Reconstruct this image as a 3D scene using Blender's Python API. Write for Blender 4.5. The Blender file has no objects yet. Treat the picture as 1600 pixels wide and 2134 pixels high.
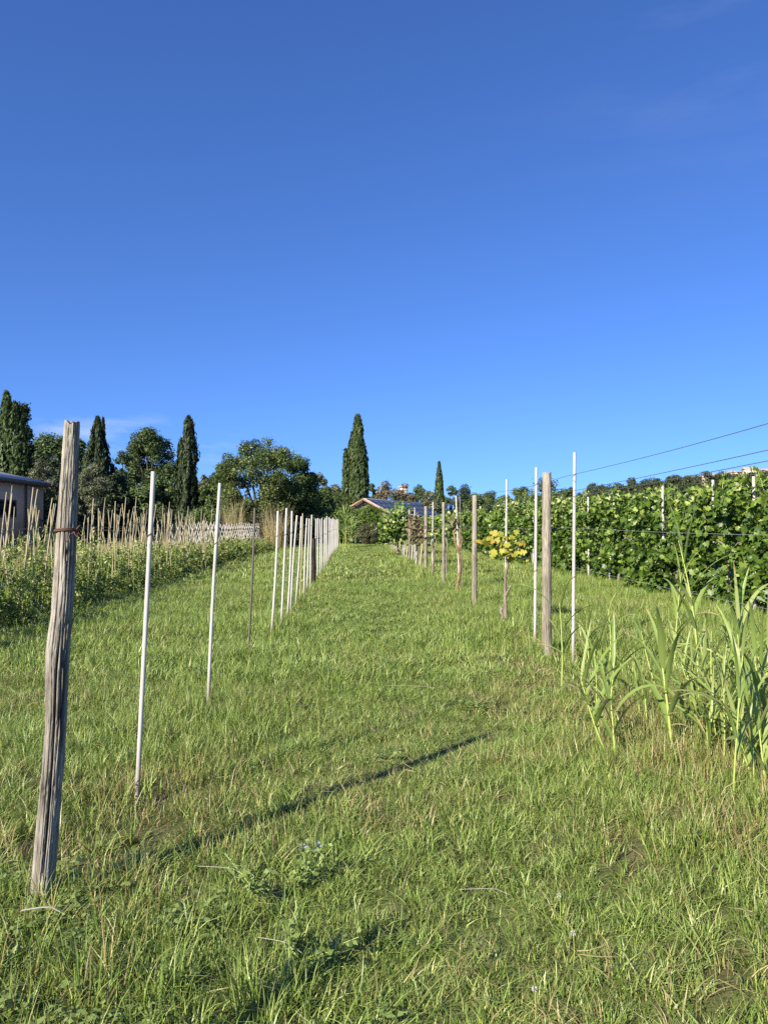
import bpy, math, random
import numpy as np
from mathutils import Vector

S = bpy.context.scene
COL = S.collection
rng = np.random.default_rng(7)
PI = math.pi

# ------------------------------------------------------------------ camera
F, CX, HY, CAMH = 1615.0, 800.0, 1094.0, 1.5
pitch = math.atan((1067 - HY) / F * -1)
cd = bpy.data.cameras.new('camera'); cam = bpy.data.objects.new('camera', cd); COL.objects.link(cam)
cam.location = (0, 0, CAMH); cam.rotation_euler = (PI/2 + pitch, 0, 0)
cd.sensor_fit = 'VERTICAL'; cd.sensor_height = 24; cd.lens = 24*F/2134
cd.clip_start = 0.05; cd.clip_end = 6000
S.camera = cam
def at(px, py, d): return Vector(((px-CX)/F*d, d, CAMH + (HY-py)/F*d))
def dg(py): return F*CAMH/(py-HY)            # distance at which flat ground shows at that height

# ------------------------------------------------------------------ noise
_perm = np.random.default_rng(3).random((64, 64, 64)).astype(np.float32)
def vnoise(P):
    P = np.asarray(P, dtype=np.float64); i = np.floor(P).astype(int); f = P-i; f = f*f*(3-2*f)
    r = 0
    for a in (0, 1):
        wa = f[:, 0] if a else 1-f[:, 0]
        for b in (0, 1):
            wb = f[:, 1] if b else 1-f[:, 1]
            for c in (0, 1):
                wc = f[:, 2] if c else 1-f[:, 2]
                r = r + wa*wb*wc*_perm[(i[:, 0]+a) & 63, (i[:, 1]+b) & 63, (i[:, 2]+c) & 63]
    return r
def n2(x, y, s, o=0.0): return vnoise(np.stack([np.asarray(x)*s+o, np.asarray(y)*s+o*1.7, np.full(np.shape(x), o*.37)], 1))
def gz_np(x, y):
    x = np.atleast_1d(np.asarray(x, float)); y = np.atleast_1d(np.asarray(y, float))
    fade = np.clip(1-(y-30)/50, 0, 1)
    z = ((n2(x, y, .5, 3.1)-.5)*.07 + (n2(x, y, 1.7, 9.2)-.5)*.045)*fade
    z += .07*np.exp(-((x-1.9-.12*y+.6)/.55)**2)*np.clip((7-y)/3, 0, 1)*np.clip((y-2)/1.5, 0, 1)   # low bank under the reeds
    return z
def gz(x, y): return float(gz_np(x, y)[0])
def grd(px, py):
    d = dg(py); x = (px-CX)/F*d
    return Vector((x, d, gz(x, d)))

# ------------------------------------------------------------------ mesh builder
class MB:
    def __init__(s): s.V = []; s.L = []; s.T = []; s.A = []; s.M = []; s.n = 0
    def add(s, V, Fc, tint=.5, mi=0):
        V = np.asarray(V, dtype=np.float32).reshape(-1, 3); Fc = np.asarray(Fc, dtype=np.int64)
        s.V.append(V); s.L.append((Fc+s.n).ravel()); s.T.append(np.full(len(Fc), Fc.shape[1])); s.M.append(np.full(len(Fc), mi))
        t = np.asarray(tint, dtype=np.float32)
        s.A.append(np.full(len(V), t) if t.ndim == 0 else t); s.n += len(V)
        return s
    def mesh(s, name, mats, smooth=False):
        me = bpy.data.meshes.new(name)
        V = np.concatenate(s.V); L = np.concatenate(s.L).astype(np.int32); T = np.concatenate(s.T).astype(np.int32)
        me.vertices.add(len(V)); me.vertices.foreach_set('co', V.ravel())
        me.loops.add(len(L)); me.loops.foreach_set('vertex_index', L)
        st = np.zeros(len(T), np.int32); st[1:] = np.cumsum(T)[:-1]
        me.polygons.add(len(T)); me.polygons.foreach_set('loop_start', st); me.polygons.foreach_set('loop_total', T)
        me.polygons.foreach_set('material_index', np.concatenate(s.M).astype(np.int32))
        a = me.attributes.new('tint', 'FLOAT', 'POINT'); a.data.foreach_set('value', np.concatenate(s.A))
        for m in (mats if isinstance(mats, (list, tuple)) else [mats]): me.materials.append(m)
        me.update(calc_edges=True); me.validate()
        if smooth: me.polygons.foreach_set('use_smooth', np.ones(len(T), bool))
        return me
    def build(s, name, mats, parent=None, smooth=False, link=True):
        o = bpy.data.objects.new(name, s.mesh(name, mats, smooth))
        if link: COL.objects.link(o)
        if parent: o.parent = parent
        return o
    def box(s, x0, x1, y0, y1, z0, z1, tint=.5, mi=0, xf=None):
        V = np.array([(x, y, z) for x in (x0, x1) for y in (y0, y1) for z in (z0, z1)], float)
        if xf is not None: V = xf(V)
        return s.add(V, [(0, 1, 3, 2), (4, 6, 7, 5), (0, 4, 5, 1), (2, 3, 7, 6), (0, 2, 6, 4), (1, 5, 7, 3)], tint, mi)
    def tube(s, P, R, k=8, tint=.5, cap=True, mi=0):
        P = np.asarray([tuple(p) for p in P], float); n = len(P); R = np.full(n, R) if np.ndim(R) == 0 else np.asarray(R, float)
        T = np.gradient(P, axis=0); T /= np.linalg.norm(T, axis=1)[:, None]+1e-9
        up = np.array([1., 0, 0]) if abs(T[0][2]) > .7 else np.array([0, 0, 1.])
        a = np.arange(k)/k*2*PI; rings = []
        u = up
        for i in range(n):
            u = u - T[i]*u.dot(T[i]); u /= np.linalg.norm(u)+1e-9; v = np.cross(T[i], u)
            rings.append(P[i]+R[i]*(np.cos(a)[:, None]*u+np.sin(a)[:, None]*v))
        V = np.concatenate(rings); i = np.arange(k); j = (i+1) % k
        Fc = np.concatenate([np.stack([r*k+i, r*k+j, (r+1)*k+j, (r+1)*k+i], 1) for r in range(n-1)])
        s.add(V, Fc, tint, mi)
        if cap:
            tint = float(np.mean(tint))
            s.add(rings[-1], [list(range(k))], tint, mi); s.add(rings[0], [list(range(k))[::-1]], tint, mi)
        return s

def unit(v): return v/(np.linalg.norm(v, axis=-1, keepdims=True)+1e-9)
def rnd_unit(r, n): return unit(r.normal(size=(n, 3)))

def leaf_quads(mb, C, N, size, aspect, r, tint, up=None):
    """one pointed leaf (folded along its midrib by its four corners) at every centre"""
    n = len(C); size = np.broadcast_to(size, (n,))
    A = rnd_unit(r, n) if up is None else up
    u = unit(A - N*np.sum(A*N, 1)[:, None]); v = np.cross(N, u)
    h = size[:, None]; w = h*aspect
    fold = N*h*.12
    V = np.stack([C-u*h*.5, C+v*w*.5+fold-u*h*.08, C+u*h*.5, C-v*w*.5+fold-u*h*.08], 1).reshape(-1, 3)
    mb.add(V, np.arange(n*4).reshape(n, 4), np.repeat(tint, 4))

_ang = np.radians([0, 22, 46, 72, 100, 128, 155, 180, 205, 232, 260, 288, 314, 338])
_rad = np.array([1.0, .68, .92, .6, .84, .62, .62, .18, .62, .62, .84, .6, .92, .68])
def lobed_leaves(mb, C, N, size, r, tint, up):
    n = len(C); k = len(_ang)
    u = unit(up - N*np.sum(up*N, 1)[:, None]); v = np.cross(N, u)
    R = _rad[None]*(1+r.normal(size=(n, k))*.07)*.55*np.broadcast_to(size, (n,))[:, None]
    cu = r.uniform(-.5, .9, n)[:, None]
    out = C[:, None]+u[:, None]*(R*np.cos(_ang))[..., None]+v[:, None]*(R*np.sin(_ang))[..., None] \
        - N[:, None]*(cu*R*R/np.broadcast_to(size, (n,))[:, None]*(.6+.8*np.abs(np.sin(_ang))))[..., None]
    V = np.concatenate([C[:, None], out], 1).reshape(-1, 3)
    i = np.arange(k); tri = np.stack([np.zeros(k, int), 1+i, 1+(i+1) % k], 1)
    Fc = (tri[None]+np.arange(n)[:, None, None]*(k+1)).reshape(-1, 3)
    mb.add(V, Fc, np.repeat(tint, k+1))

# ------------------------------------------------------------------ materials
def nodes(m):
    m.use_nodes = True; nt = m.node_tree; nt.nodes.clear(); return nt
def nd(nt, t, **kw):
    n = nt.nodes.new(t)
    for k, v in kw.items(): setattr(n, k, v)
    return n
def c4(c): return (c[0], c[1], c[2], 1)
def ramp(nt, stops):
    n = nd(nt, 'ShaderNodeValToRGB'); e = n.color_ramp.elements
    while len(e) > 1: e.remove(e[-1])
    e[0].position = stops[0][0]; e[0].color = c4(stops[0][1])
    for p, c in stops[1:]:
        x = e.new(p); x.color = c4(c)
    return n
def mixc(nt, fac, a, b, mode='MIX'):
    n = nd(nt, 'ShaderNodeMix', data_type='RGBA', blend_type=mode)
    for s, v in ((n.inputs[0], fac), (n.inputs[6], a), (n.inputs[7], b)):
        if hasattr(v, 'links') or hasattr(v, 'is_linked'): nt.links.new(v, s)
        elif isinstance(v, (int, float)): s.default_value = v
        else: s.default_value = c4(v)
    return n.outputs[2]
def math_(nt, op, a, b=None, c=None):
    n = nd(nt, 'ShaderNodeMath', operation=op)
    for i, v in enumerate((a, b, c)):
        if v is None: continue
        if isinstance(v, (int, float)): n.inputs[i].default_value = v
        else: nt.links.new(v, n.inputs[i])
    return n.outputs[0]
def noise(nt, scale, detail=4, rough=.6, vec=None, out='Fac'):
    n = nd(nt, 'ShaderNodeTexNoise'); n.inputs['Scale'].default_value = scale; n.inputs['Detail'].default_value = detail
    n.inputs['Roughness'].default_value = rough
    if vec is not None: nt.links.new(vec, n.inputs['Vector'])
    return n.outputs[out]
def world_pos(nt): return nd(nt, 'ShaderNodeNewGeometry').outputs['Position']
def obj_pos(nt): return nd(nt, 'ShaderNodeTexCoord').outputs['Object']
def scaled(nt, vec, s):
    n = nd(nt, 'ShaderNodeMapping'); nt.links.new(vec, n.inputs[0]); n.inputs['Scale'].default_value = s; return n.outputs[0]
def finish(nt, col, rough=.6, transl=0, bump=None, bstr=.3, bdist=.02, spec=.4, metal=0, tcol=None):
    p = nd(nt, 'ShaderNodeBsdfPrincipled'); o = nd(nt, 'ShaderNodeOutputMaterial')
    if isinstance(col, tuple): p.inputs['Base Color'].default_value = c4(col)
    else: nt.links.new(col, p.inputs['Base Color'])
    p.inputs['Roughness'].default_value = rough; p.inputs['Metallic'].default_value = metal
    p.inputs['Specular IOR Level'].default_value = spec
    if bump is not None:
        b = nd(nt, 'ShaderNodeBump'); b.inputs['Strength'].default_value = bstr; b.inputs['Distance'].default_value = bdist
        nt.links.new(bump, b.inputs['Height']); nt.links.new(b.outputs[0], p.inputs['Normal'])
    if transl:
        t = nd(nt, 'ShaderNodeBsdfTranslucent'); m = nd(nt, 'ShaderNodeMixShader'); m.inputs[0].default_value = transl
        if tcol is None: tcol = col
        if isinstance(tcol, tuple): t.inputs[0].default_value = c4(tcol)
        else: nt.links.new(tcol, t.inputs[0])
        nt.links.new(p.outputs[0], m.inputs[1]); nt.links.new(t.outputs[0], m.inputs[2]); nt.links.new(m.outputs[0], o.inputs[0])
    else: nt.links.new(p.outputs[0], o.inputs[0])
def tint(nt, typ='GEOMETRY', name='tint'):
    n = nd(nt, 'ShaderNodeAttribute', attribute_type=typ, attribute_name=name); return n.outputs['Fac']

def leaf_mat(name, stops, rough=.5, transl=.22, spec=.35, pos_scale=0, pos_cols=None):
    m = bpy.data.materials.new(name); nt = nodes(m)
    c = ramp(nt, stops); nt.links.new(tint(nt), c.inputs[0]); col = c.outputs[0]
    if pos_cols: col = mixc(nt, math_(nt, 'MULTIPLY', noise(nt, pos_scale, 2, .5, world_pos(nt)), .7), col, pos_cols)
    finish(nt, col, rough, transl, spec=spec); return m
M = {}
M['cypress'] = leaf_mat('cypress_leaf', [(0, (.026, .046, .012)), (.6, (.066, .105, .025)), (1, (.124, .162, .043))], .6, .1)
M['darkpine'] = leaf_mat('dark_pine_leaf', [(0, (0.017, 0.031, 0.011)), (.7, (0.042, 0.065, 0.020)), (1, (0.077, 0.104, 0.033))], .6, .08)
M['pine'] = leaf_mat('pine_needles', [(0, (.034, .061, .019)), (.6, (.078, .119, .033)), (1, (.133, .167, .053))], .6, .1)
M['olive'] = leaf_mat('olive_leaf', [(0, (0.061, 0.075, 0.035)), (.6, (0.135, 0.156, 0.081)), (1, (0.270, 0.275, 0.173))], .5, .12)
M['tan'] = leaf_mat('tan_olive_leaf', [(0, (.075, .071, .037)), (.6, (.174, .149, .085)), (1, (.298, .253, .159))], .55, .12)
M['broad'] = leaf_mat('walnut_leaf', [(0, (.034, .060, .014)), (.6, (.09, .135, .03)), (1, (.22, .25, .08))], .45, .18)
M['bush'] = leaf_mat('bush_leaf', [(0, (.041, .070, .017)), (.6, (.094, .145, .035)), (1, (.204, .246, .067))], .5, .2)
M['climber'] = leaf_mat('climber_leaf', [(0, (.05, .09, .015)), (.6, (.12, .20, .03)), (1, (.22, .30, .06))], .5, .3)
M['lavender'] = leaf_mat('hedge_leaf', [(0, (0.042, 0.049, 0.022)), (.6, (0.084, 0.091, 0.038)), (1, (0.183, 0.150, 0.096))], .6, .1)
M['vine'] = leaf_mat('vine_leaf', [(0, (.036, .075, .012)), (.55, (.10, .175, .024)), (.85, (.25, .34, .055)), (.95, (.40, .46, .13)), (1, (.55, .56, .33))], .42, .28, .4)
M['vineyellow'] = leaf_mat('yellowing_vine_leaf', [(0, (.22, .27, .035)), (.6, (.40, .37, .045)), (1, (.40, .27, .05))], .5, .3)
M['vinedry'] = leaf_mat('dry_vine_leaf', [(0, (.10, .075, .04)), (.6, (.2, .15, .08)), (1, (.12, .15, .05))], .6, .2)
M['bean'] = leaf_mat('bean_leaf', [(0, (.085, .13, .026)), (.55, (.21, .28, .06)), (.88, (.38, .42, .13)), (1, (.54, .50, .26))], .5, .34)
M['reed'] = leaf_mat('reed_leaf', [(0, (.16, .24, .05)), (.5, (.25, .34, .08)), (.86, (.40, .45, .16)), (.95, (.44, .36, .17)), (1, (.38, .29, .14))], .42, .3, .4)
M['reedstem'] = leaf_mat('reed_stem', [(0, (0.281, 0.390, 0.072)), (1, (0.477, 0.520, 0.155))], .4, .0)
M['weed'] = leaf_mat('alfalfa_leaf', [(0, (.13, .19, .045)), (1, (.26, .34, .10))], .5, .25)
M['hillwood'] = leaf_mat('hill_tree_leaf', [(0, (.022, .036, .014)), (.6, (.05, .072, .026)), (1, (.09, .105, .045))], .6, .1)
M['drystraw'] = leaf_mat('dry_straw', [(0, (.34, .28, .12)), (1, (.58, .48, .26))], .6, .3)

def grass_mat(name, stops, dry_stops, transl=.2):
    m = bpy.data.materials.new(name); nt = nodes(m)
    a = ramp(nt, stops); b = ramp(nt, dry_stops)
    t = tint(nt); nt.links.new(t, a.inputs[0]); nt.links.new(t, b.inputs[0])
    dry = tint(nt, 'INSTANCER', 'dry')
    # a share of the blades is dead: the share grows with how dry the tuft is
    w = math_(nt, 'FRACT', math_(nt, 'MULTIPLY', t, 97.31))
    w = math_(nt, 'SUBTRACT', math_(nt, 'ADD', math_(nt, 'MULTIPLY', dry, .75), .0), w)
    r = nd(nt, 'ShaderNodeMapRange'); nt.links.new(w, r.inputs[0]); r.inputs[1].default_value = -.06; r.inputs[2].default_value = .1
    col = mixc(nt, r.outputs[0], a.outputs[0], b.outputs[0])
    finish(nt, col, .42, transl, spec=.45); return m
M['grass'] = grass_mat('grass_blade', [(0, (.062, .115, .018)), (.5, (.185, .275, .048)), (1, (.46, .52, .16))],
                       [(0, (.16, .12, .05)), (.5, (.32, .25, .10)), (1, (.52, .43, .21))])
M['drygrass'] = grass_mat('dry_grass_blade', [(0, (.20, .18, .07)), (.5, (.32, .27, .11)), (1, (.45, .38, .18))],
                          [(0, (.22, .17, .08)), (.5, (.36, .28, .13)), (1, (.5, .41, .21))])

def ground_mat():
    m = bpy.data.materials.new('meadow_ground'); nt = nodes(m); p = world_pos(nt)
    big = noise(nt, .35, 5, .65, p); fine = noise(nt, 9, 6, .7, p); mid = noise(nt, 1.6, 5, .7, p)
    g = ramp(nt, [(.25, (.05, .068, .018)), (.5, (.12, .145, .04)), (.75, (.22, .22, .08))]); nt.links.new(fine, g.inputs[0])
    e = ramp(nt, [(.3, (.045, .032, .02)), (.6, (.11, .08, .05)), (.8, (.19, .15, .09))]); nt.links.new(fine, e.inputs[0])
    k = nd(nt, 'ShaderNodeMapRange'); nt.links.new(mid, k.inputs[0]); k.inputs[1].default_value = .5; k.inputs[2].default_value = .68
    col = mixc(nt, k.outputs[0], g.outputs[0], e.outputs[0])
    col = mixc(nt, tint(nt, 'GEOMETRY', 'bare'), col, e.outputs[0])
    s = ramp(nt, [(.3, (.19, .15, .06)), (.6, (.32, .26, .11)), (.8, (.42, .34, .16))]); nt.links.new(fine, s.inputs[0])
    col = mixc(nt, tint(nt, 'GEOMETRY', 'straw'), col, s.outputs[0])
    finish(nt, col, .9, 0, bump=fine, bstr=.8, bdist=.03, spec=.1); return m
M['ground'] = ground_mat()

def wood_mat(name, cols, zs=.06, sc=40, rust=None, bstr=.5):
    m = bpy.data.materials.new(name); nt = nodes(m); p = obj_pos(nt)
    q = scaled(nt, p, (1, 1, zs))
    g = noise(nt, sc, 6, .7, q); big = noise(nt, 5, 4, .6, scaled(nt, p, (1, 1, .35)))
    r = ramp(nt, [(.3, cols[0]), (.5, cols[1]), (.72, cols[2])]); nt.links.new(g, r.inputs[0])
    r2 = ramp(nt, [(.35, tuple(x*.55 for x in cols[1])), (.6, (1, 1, 1))]); nt.links.new(big, r2.inputs[0])
    col = mixc(nt, .55, r.outputs[0], r2.outputs[0], 'MULTIPLY')
    cr = tint(nt); col = mixc(nt, cr, col, tuple(x*.35 for x in cols[0]))
    if rust:
        k = nd(nt, 'ShaderNodeMapRange'); nt.links.new(noise(nt, 14, 4, .6, p), k.inputs[0]); k.inputs[1].default_value = .42; k.inputs[2].default_value = .6
        col = mixc(nt, k.outputs[0], col, rust)
    finish(nt, col, .85, 0, bump=g, bstr=bstr, bdist=.01, spec=.15); return m
M['oldwood'] = wood_mat('weathered_wood', [(.125, .107, .083), (.37, .338, .28), (.62, .575, .49)], .11, 48, bstr=.9)
M['postwood'] = wood_mat('grey_post_wood', [(.17, .145, .11), (.36, .32, .25), (.52, .47, .38)], .06, 70)
M['darkwood'] = wood_mat('dark_wood', [(.02, .016, .013), (.05, .04, .032), (.10, .08, .06)], .06, 50)
M['bark'] = wood_mat('tree_bark', [(.04, .034, .026), (.10, .085, .065), (.18, .16, .12)], .3, 20)
M['vinebark'] = wood_mat('vine_bark', [(.18, .145, .105), (.36, .30, .23), (.54, .48, .39)], .15, 60)
M['lichenbark'] = wood_mat('orange_lichen_bark', [(.14, .08, .04), (.28, .2, .12), (.42, .35, .26)], .15, 60, (.30, .20, .08))
M['cane'] = wood_mat('bamboo_cane', [(.50, .42, .25), (.70, .61, .40), (.82, .76, .57)], .1, 30, bstr=.1)
M['palecane'] = wood_mat('pale_cane', [(.56, .52, .44), (.70, .66, .57), (.80, .77, .68)], .1, 30, bstr=.1)
M['rustcane'] = wood_mat('brown_stake_wood', [(.16, .12, .08), (.34, .28, .2), (.5, .44, .34)], .1, 30, bstr=.2)

def paint_mat(name, base, dirt, rough=.45, sc=6, amt=.5):
    m = bpy.data.materials.new(name); nt = nodes(m); p = obj_pos(nt)
    n = noise(nt, sc, 6, .7, scaled(nt, p, (1, 1, .25)))
    k = nd(nt, 'ShaderNodeMapRange'); nt.links.new(n, k.inputs[0]); k.inputs[1].default_value = .48; k.inputs[2].default_value = .75; k.inputs[4].default_value = amt
    finish(nt, mixc(nt, k.outputs[0], base, dirt), rough, 0, spec=.4, bump=n, bstr=.06, bdist=.01); return m
def pole_mat():
    m = bpy.data.materials.new('white_pole_paint'); nt = nodes(m); p = obj_pos(nt)
    n = noise(nt, 7, 6, .75, scaled(nt, p, (1, 1, .35))); n3 = noise(nt, 60, 4, .7, p)
    z = nd(nt, 'ShaderNodeSeparateXYZ'); nt.links.new(p, z.inputs[0])
    k = nd(nt, 'ShaderNodeMapRange'); nt.links.new(n, k.inputs[0]); k.inputs[1].default_value = .46; k.inputs[2].default_value = .7; k.inputs[4].default_value = .6
    col = mixc(nt, k.outputs[0], (.50, .48, .435), (.34, .30, .23))
    mz = nd(nt, 'ShaderNodeMapRange'); nt.links.new(math_(nt, 'ADD', z.outputs[2], math_(nt, 'MULTIPLY', n3, -.35)), mz.inputs[0]); mz.inputs[1].default_value = .18; mz.inputs[2].default_value = -.12; mz.inputs[4].default_value = .8
    col = mixc(nt, mz.outputs[0], col, (.20, .16, .10))
    c2 = nd(nt, 'ShaderNodeMapRange'); nt.links.new(n3, c2.inputs[0]); c2.inputs[1].default_value = .66; c2.inputs[2].default_value = .72; c2.inputs[4].default_value = .6
    finish(nt, mixc(nt, c2.outputs[0], col, (.19, .15, .11)), .5, 0, spec=.35, bump=n, bstr=.08, bdist=.01); return m
M['white'] = pole_mat()
M['hole'] = paint_mat('dark_hole', (.02, .02, .02), (.03, .03, .03))
M['wire'] = paint_mat('grey_wire', (.10, .10, .10), (.16, .13, .1), .5)
M['palewire'] = paint_mat('galvanised_wire', (.26, .27, .25), (.2, .18, .15), .5)
M['rust'] = paint_mat('rusty_wire', (.13, .062, .04), (.07, .04, .03), .7)
M['darkrod'] = paint_mat('dark_rod', (.11, .10, .075), (.2, .17, .12), .6)
M['plaster'] = paint_mat('pink_plaster', (.72, .43, .255), (.6, .37, .22), .85, 2, .6)
M['cream'] = paint_mat('cream_plaster', (.34, .27, .19), (.26, .2, .14), .85, 2, .6)
M['hillstone'] = paint_mat('pale_wall', (.50, .42, .35), (.42, .35, .29), .85, .2, .6)
M['hilltile'] = paint_mat('terracotta_roof', (.46, .34, .27), (.38, .29, .23), .85, .3, .6)
M['brown'] = paint_mat('brown_fascia', (.085, .05, .042), (.06, .04, .035), .6)
M['metalroof'] = paint_mat('grey_roof_sheet', (.42, .40, .38), (.3, .28, .26), .6, 2)
M['orange'] = paint_mat('orange_timber', (.36, .20, .11), (.28, .15, .085), .6, 4)
M['whitetrim'] = paint_mat('white_gutter', (.68, .66, .62), (.5, .48, .44), .5)
M['solar'] = paint_mat('slate_roof_strip', (.045, .05, .068), (.07, .075, .09), .35, 1.5)
M['pale_joint'] = paint_mat('pale_roof_joint', (.42, .42, .43), (.3, .3, .3), .5)
M['glass'] = paint_mat('dark_glass', (.02, .023, .027), (.03, .033, .035), .12)
M['clover'] = paint_mat('clover_white', (.46, .43, .37), (.42, .33, .28), .7)
M['lilac'] = paint_mat('lilac_petal', (.42, .40, .58), (.5, .48, .62), .7)

# ------------------------------------------------------------------ tags
def tag(o, label, cat, group=None):
    o['label'] = label; o['category'] = cat
    if group: o['group'] = group
    return o
def kind(o, k): o['kind'] = k; return o
def empty(name, loc, label, cat, group=None, rz=0):
    o = bpy.data.objects.new(name, None); COL.objects.link(o); o.location = loc; o.rotation_euler = (0, 0, rz)
    o.empty_display_size = .1
    return tag(o, label, cat, group)
def dup(root):
    r = root.copy(); COL.objects.link(r)
    for ch in root.children:
        c = ch.copy(); COL.objects.link(c); c.parent = r
        for g in ch.children:
            d = g.copy(); COL.objects.link(d); d.parent = c
    return r
_ones = 'zeroth first second third fourth fifth sixth seventh eighth ninth tenth eleventh twelfth thirteenth fourteenth fifteenth sixteenth seventeenth eighteenth nineteenth'.split()
_tens = {2: 'twent', 3: 'thirt', 4: 'fort', 5: 'fift', 6: 'sixt'}
def nth(n):
    if n < 20: return _ones[n]
    t, u = divmod(n, 10)
    return _tens[t]+'ieth' if u == 0 else _tens[t]+'y-'+_ones[u]

# ------------------------------------------------------------------ sky and sun
SUN_EL, SUN_AZ = math.radians(31), math.radians(-141)
sd = Vector((math.sin(SUN_AZ)*math.cos(SUN_EL), math.cos(SUN_AZ)*math.cos(SUN_EL), math.sin(SUN_EL)))
W = bpy.data.worlds.new('World'); S.world = W; W.use_nodes = True
nt = W.node_tree; bg = nt.nodes['Background']
sk = nd(nt, 'ShaderNodeTexSky', sky_type='NISHITA'); sk.sun_disc = False
sk.sun_elevation = SUN_EL; sk.sun_rotation = SUN_AZ; sk.altitude = 300; sk.air_density = 1.0; sk.dust_density = .1; sk.ozone_density = 2.6
sv = nd(nt, 'ShaderNodeVectorMath', operation='ADD'); nt.links.new(nd(nt, 'ShaderNodeTexCoord').outputs['Generated'], sv.inputs[0]); sv.inputs[1].default_value = (0, 0, .085)
nv = nd(nt, 'ShaderNodeVectorMath', operation='NORMALIZE'); nt.links.new(sv.outputs[0], nv.inputs[0]); nt.links.new(nv.outputs[0], sk.inputs[0])
hs = mixc(nt, 1.0, sk.outputs[0], (.56, .86, 1.46), 'MULTIPLY')
# wisps of cloud low over the trees on the left, a faint veil high on the right
tc = nd(nt, 'ShaderNodeTexCoord').outputs['Generated']
sx = nd(nt, 'ShaderNodeSeparateXYZ'); nt.links.new(tc, sx.inputs[0])
cn = noise(nt, 5, 5, .55, scaled(nt, tc, (1, 1, 4.5)))
def mr(v, a, b, c=0, d=1):
    n = nd(nt, 'ShaderNodeMapRange'); nt.links.new(v, n.inputs[0])
    for i, q in enumerate((a, b, c, d)): n.inputs[i+1].default_value = q
    return n.outputs[0]
lowband = math_(nt, 'MULTIPLY', mr(sx.outputs[2], .06, .10), mr(sx.outputs[2], .14, .115))
leftside = mr(sx.outputs[0], -.17, -.24)
f1 = math_(nt, 'MULTIPLY', math_(nt, 'MULTIPLY', mr(cn, .44, .62), lowband), math_(nt, 'MULTIPLY', leftside, .5))
vn = noise(nt, 2.6, 6, .6, scaled(nt, tc, (.7, 1, 3.2)))
f2 = math_(nt, 'MULTIPLY', math_(nt, 'MULTIPLY', mr(vn, .48, .75), mr(sx.outputs[0], .05, .4)), math_(nt, 'MULTIPLY', mr(sx.outputs[2], .35, .5), .13))
ff = math_(nt, 'ADD', f1, f2)
skyc = mixc(nt, ff, hs, (7.0, 7.4, 9.4))
nt.links.new(skyc, bg.inputs[0]); bg.inputs[1].default_value = .066
ld = bpy.data.lights.new('sun', 'SUN'); ld.energy = 4.8; ld.angle = math.radians(.5); ld.color = (1, .91, .76)
lo = bpy.data.objects.new('sun', ld); COL.objects.link(lo); lo.rotation_euler = (-sd).to_track_quat('-Z', 'Y').to_euler()
S.view_settings.view_transform = 'Standard'; S.view_settings.look = 'None'; S.view_settings.gamma = 1
S.view_settings.exposure = 1.02
S.render.engine = 'CYCLES'
cy = S.cycles
cy.max_bounces = 6; cy.diffuse_bounces = 3; cy.glossy_bounces = 2; cy.transmission_bounces = 3; cy.transparent_max_bounces = 4
cy.caustics_reflective = False; cy.caustics_refractive = False; cy.use_denoising = False; cy.use_adaptive_sampling = False

# ------------------------------------------------------------------ ground
BARE = [(288, 1660, .35), (265, 1740, .5), (1300, 1510, .45), (1500, 1640, .4), (1110, 1385, .6), (810, 1680, .18), (60, 1780, .3), (1040, 1470, .3), (1260, 1780, .25), (1490, 1740, .3), (1130, 1430, .35)]
BARE = [(*grd(a, b)[:2], r) for a, b, r in BARE]
def bare_np(x, y):
    b = np.zeros(len(x))
    for bx, by, r in BARE: b = np.maximum(b, np.exp(-((x-bx)**2+(y-by)**2*.6)/(r*r)))
    return np.clip(b*(.2+1.1*n2(x, y, 6, 1.3)), 0, 1)*np.where(y > 2, .8, .8)
def straw_np(x, y):
    s = np.clip((-8.6-.0385*y-x)/1.2, 0, 1)*np.clip((y-14)/6, 0, 1)
    return np.clip(s*(.55+.8*n2(x, y, .4, 5)), 0, 1)
xs = np.concatenate([-np.geomspace(3000, 13, 26), np.linspace(-12, -5, 36)[:-1], np.linspace(-5, 5, 170), np.linspace(5, 12, 36)[1:], np.geomspace(13, 3000, 26)])
ys = np.concatenate([[-300, -60, -20, -8, -3], np.linspace(0, 2, 10)[:-1], np.linspace(2, 9, 120), np.geomspace(9, 80, 90)[1:], np.geomspace(84, 3500, 26)])
X, Y = np.meshgrid(xs, ys); x, y = X.ravel(), Y.ravel()
nx, ny = len(xs), len(ys); i = np.arange(nx-1)[None]+np.arange(ny-1)[:, None]*nx; i = i.ravel()
g = MB().add(np.stack([x, y, gz_np(x, y)], 1), np.stack([i, i+1, i+nx+1, i+nx], 1)).build('ground', M['ground'], smooth=True)
for nm, val in (('bare', bare_np(x, y)), ('straw', straw_np(x, y))):
    a = g.data.attributes.new(nm, 'FLOAT', 'POINT'); a.data.foreach_set('value', val.astype(np.float32))
kind(g, 'structure')

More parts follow.
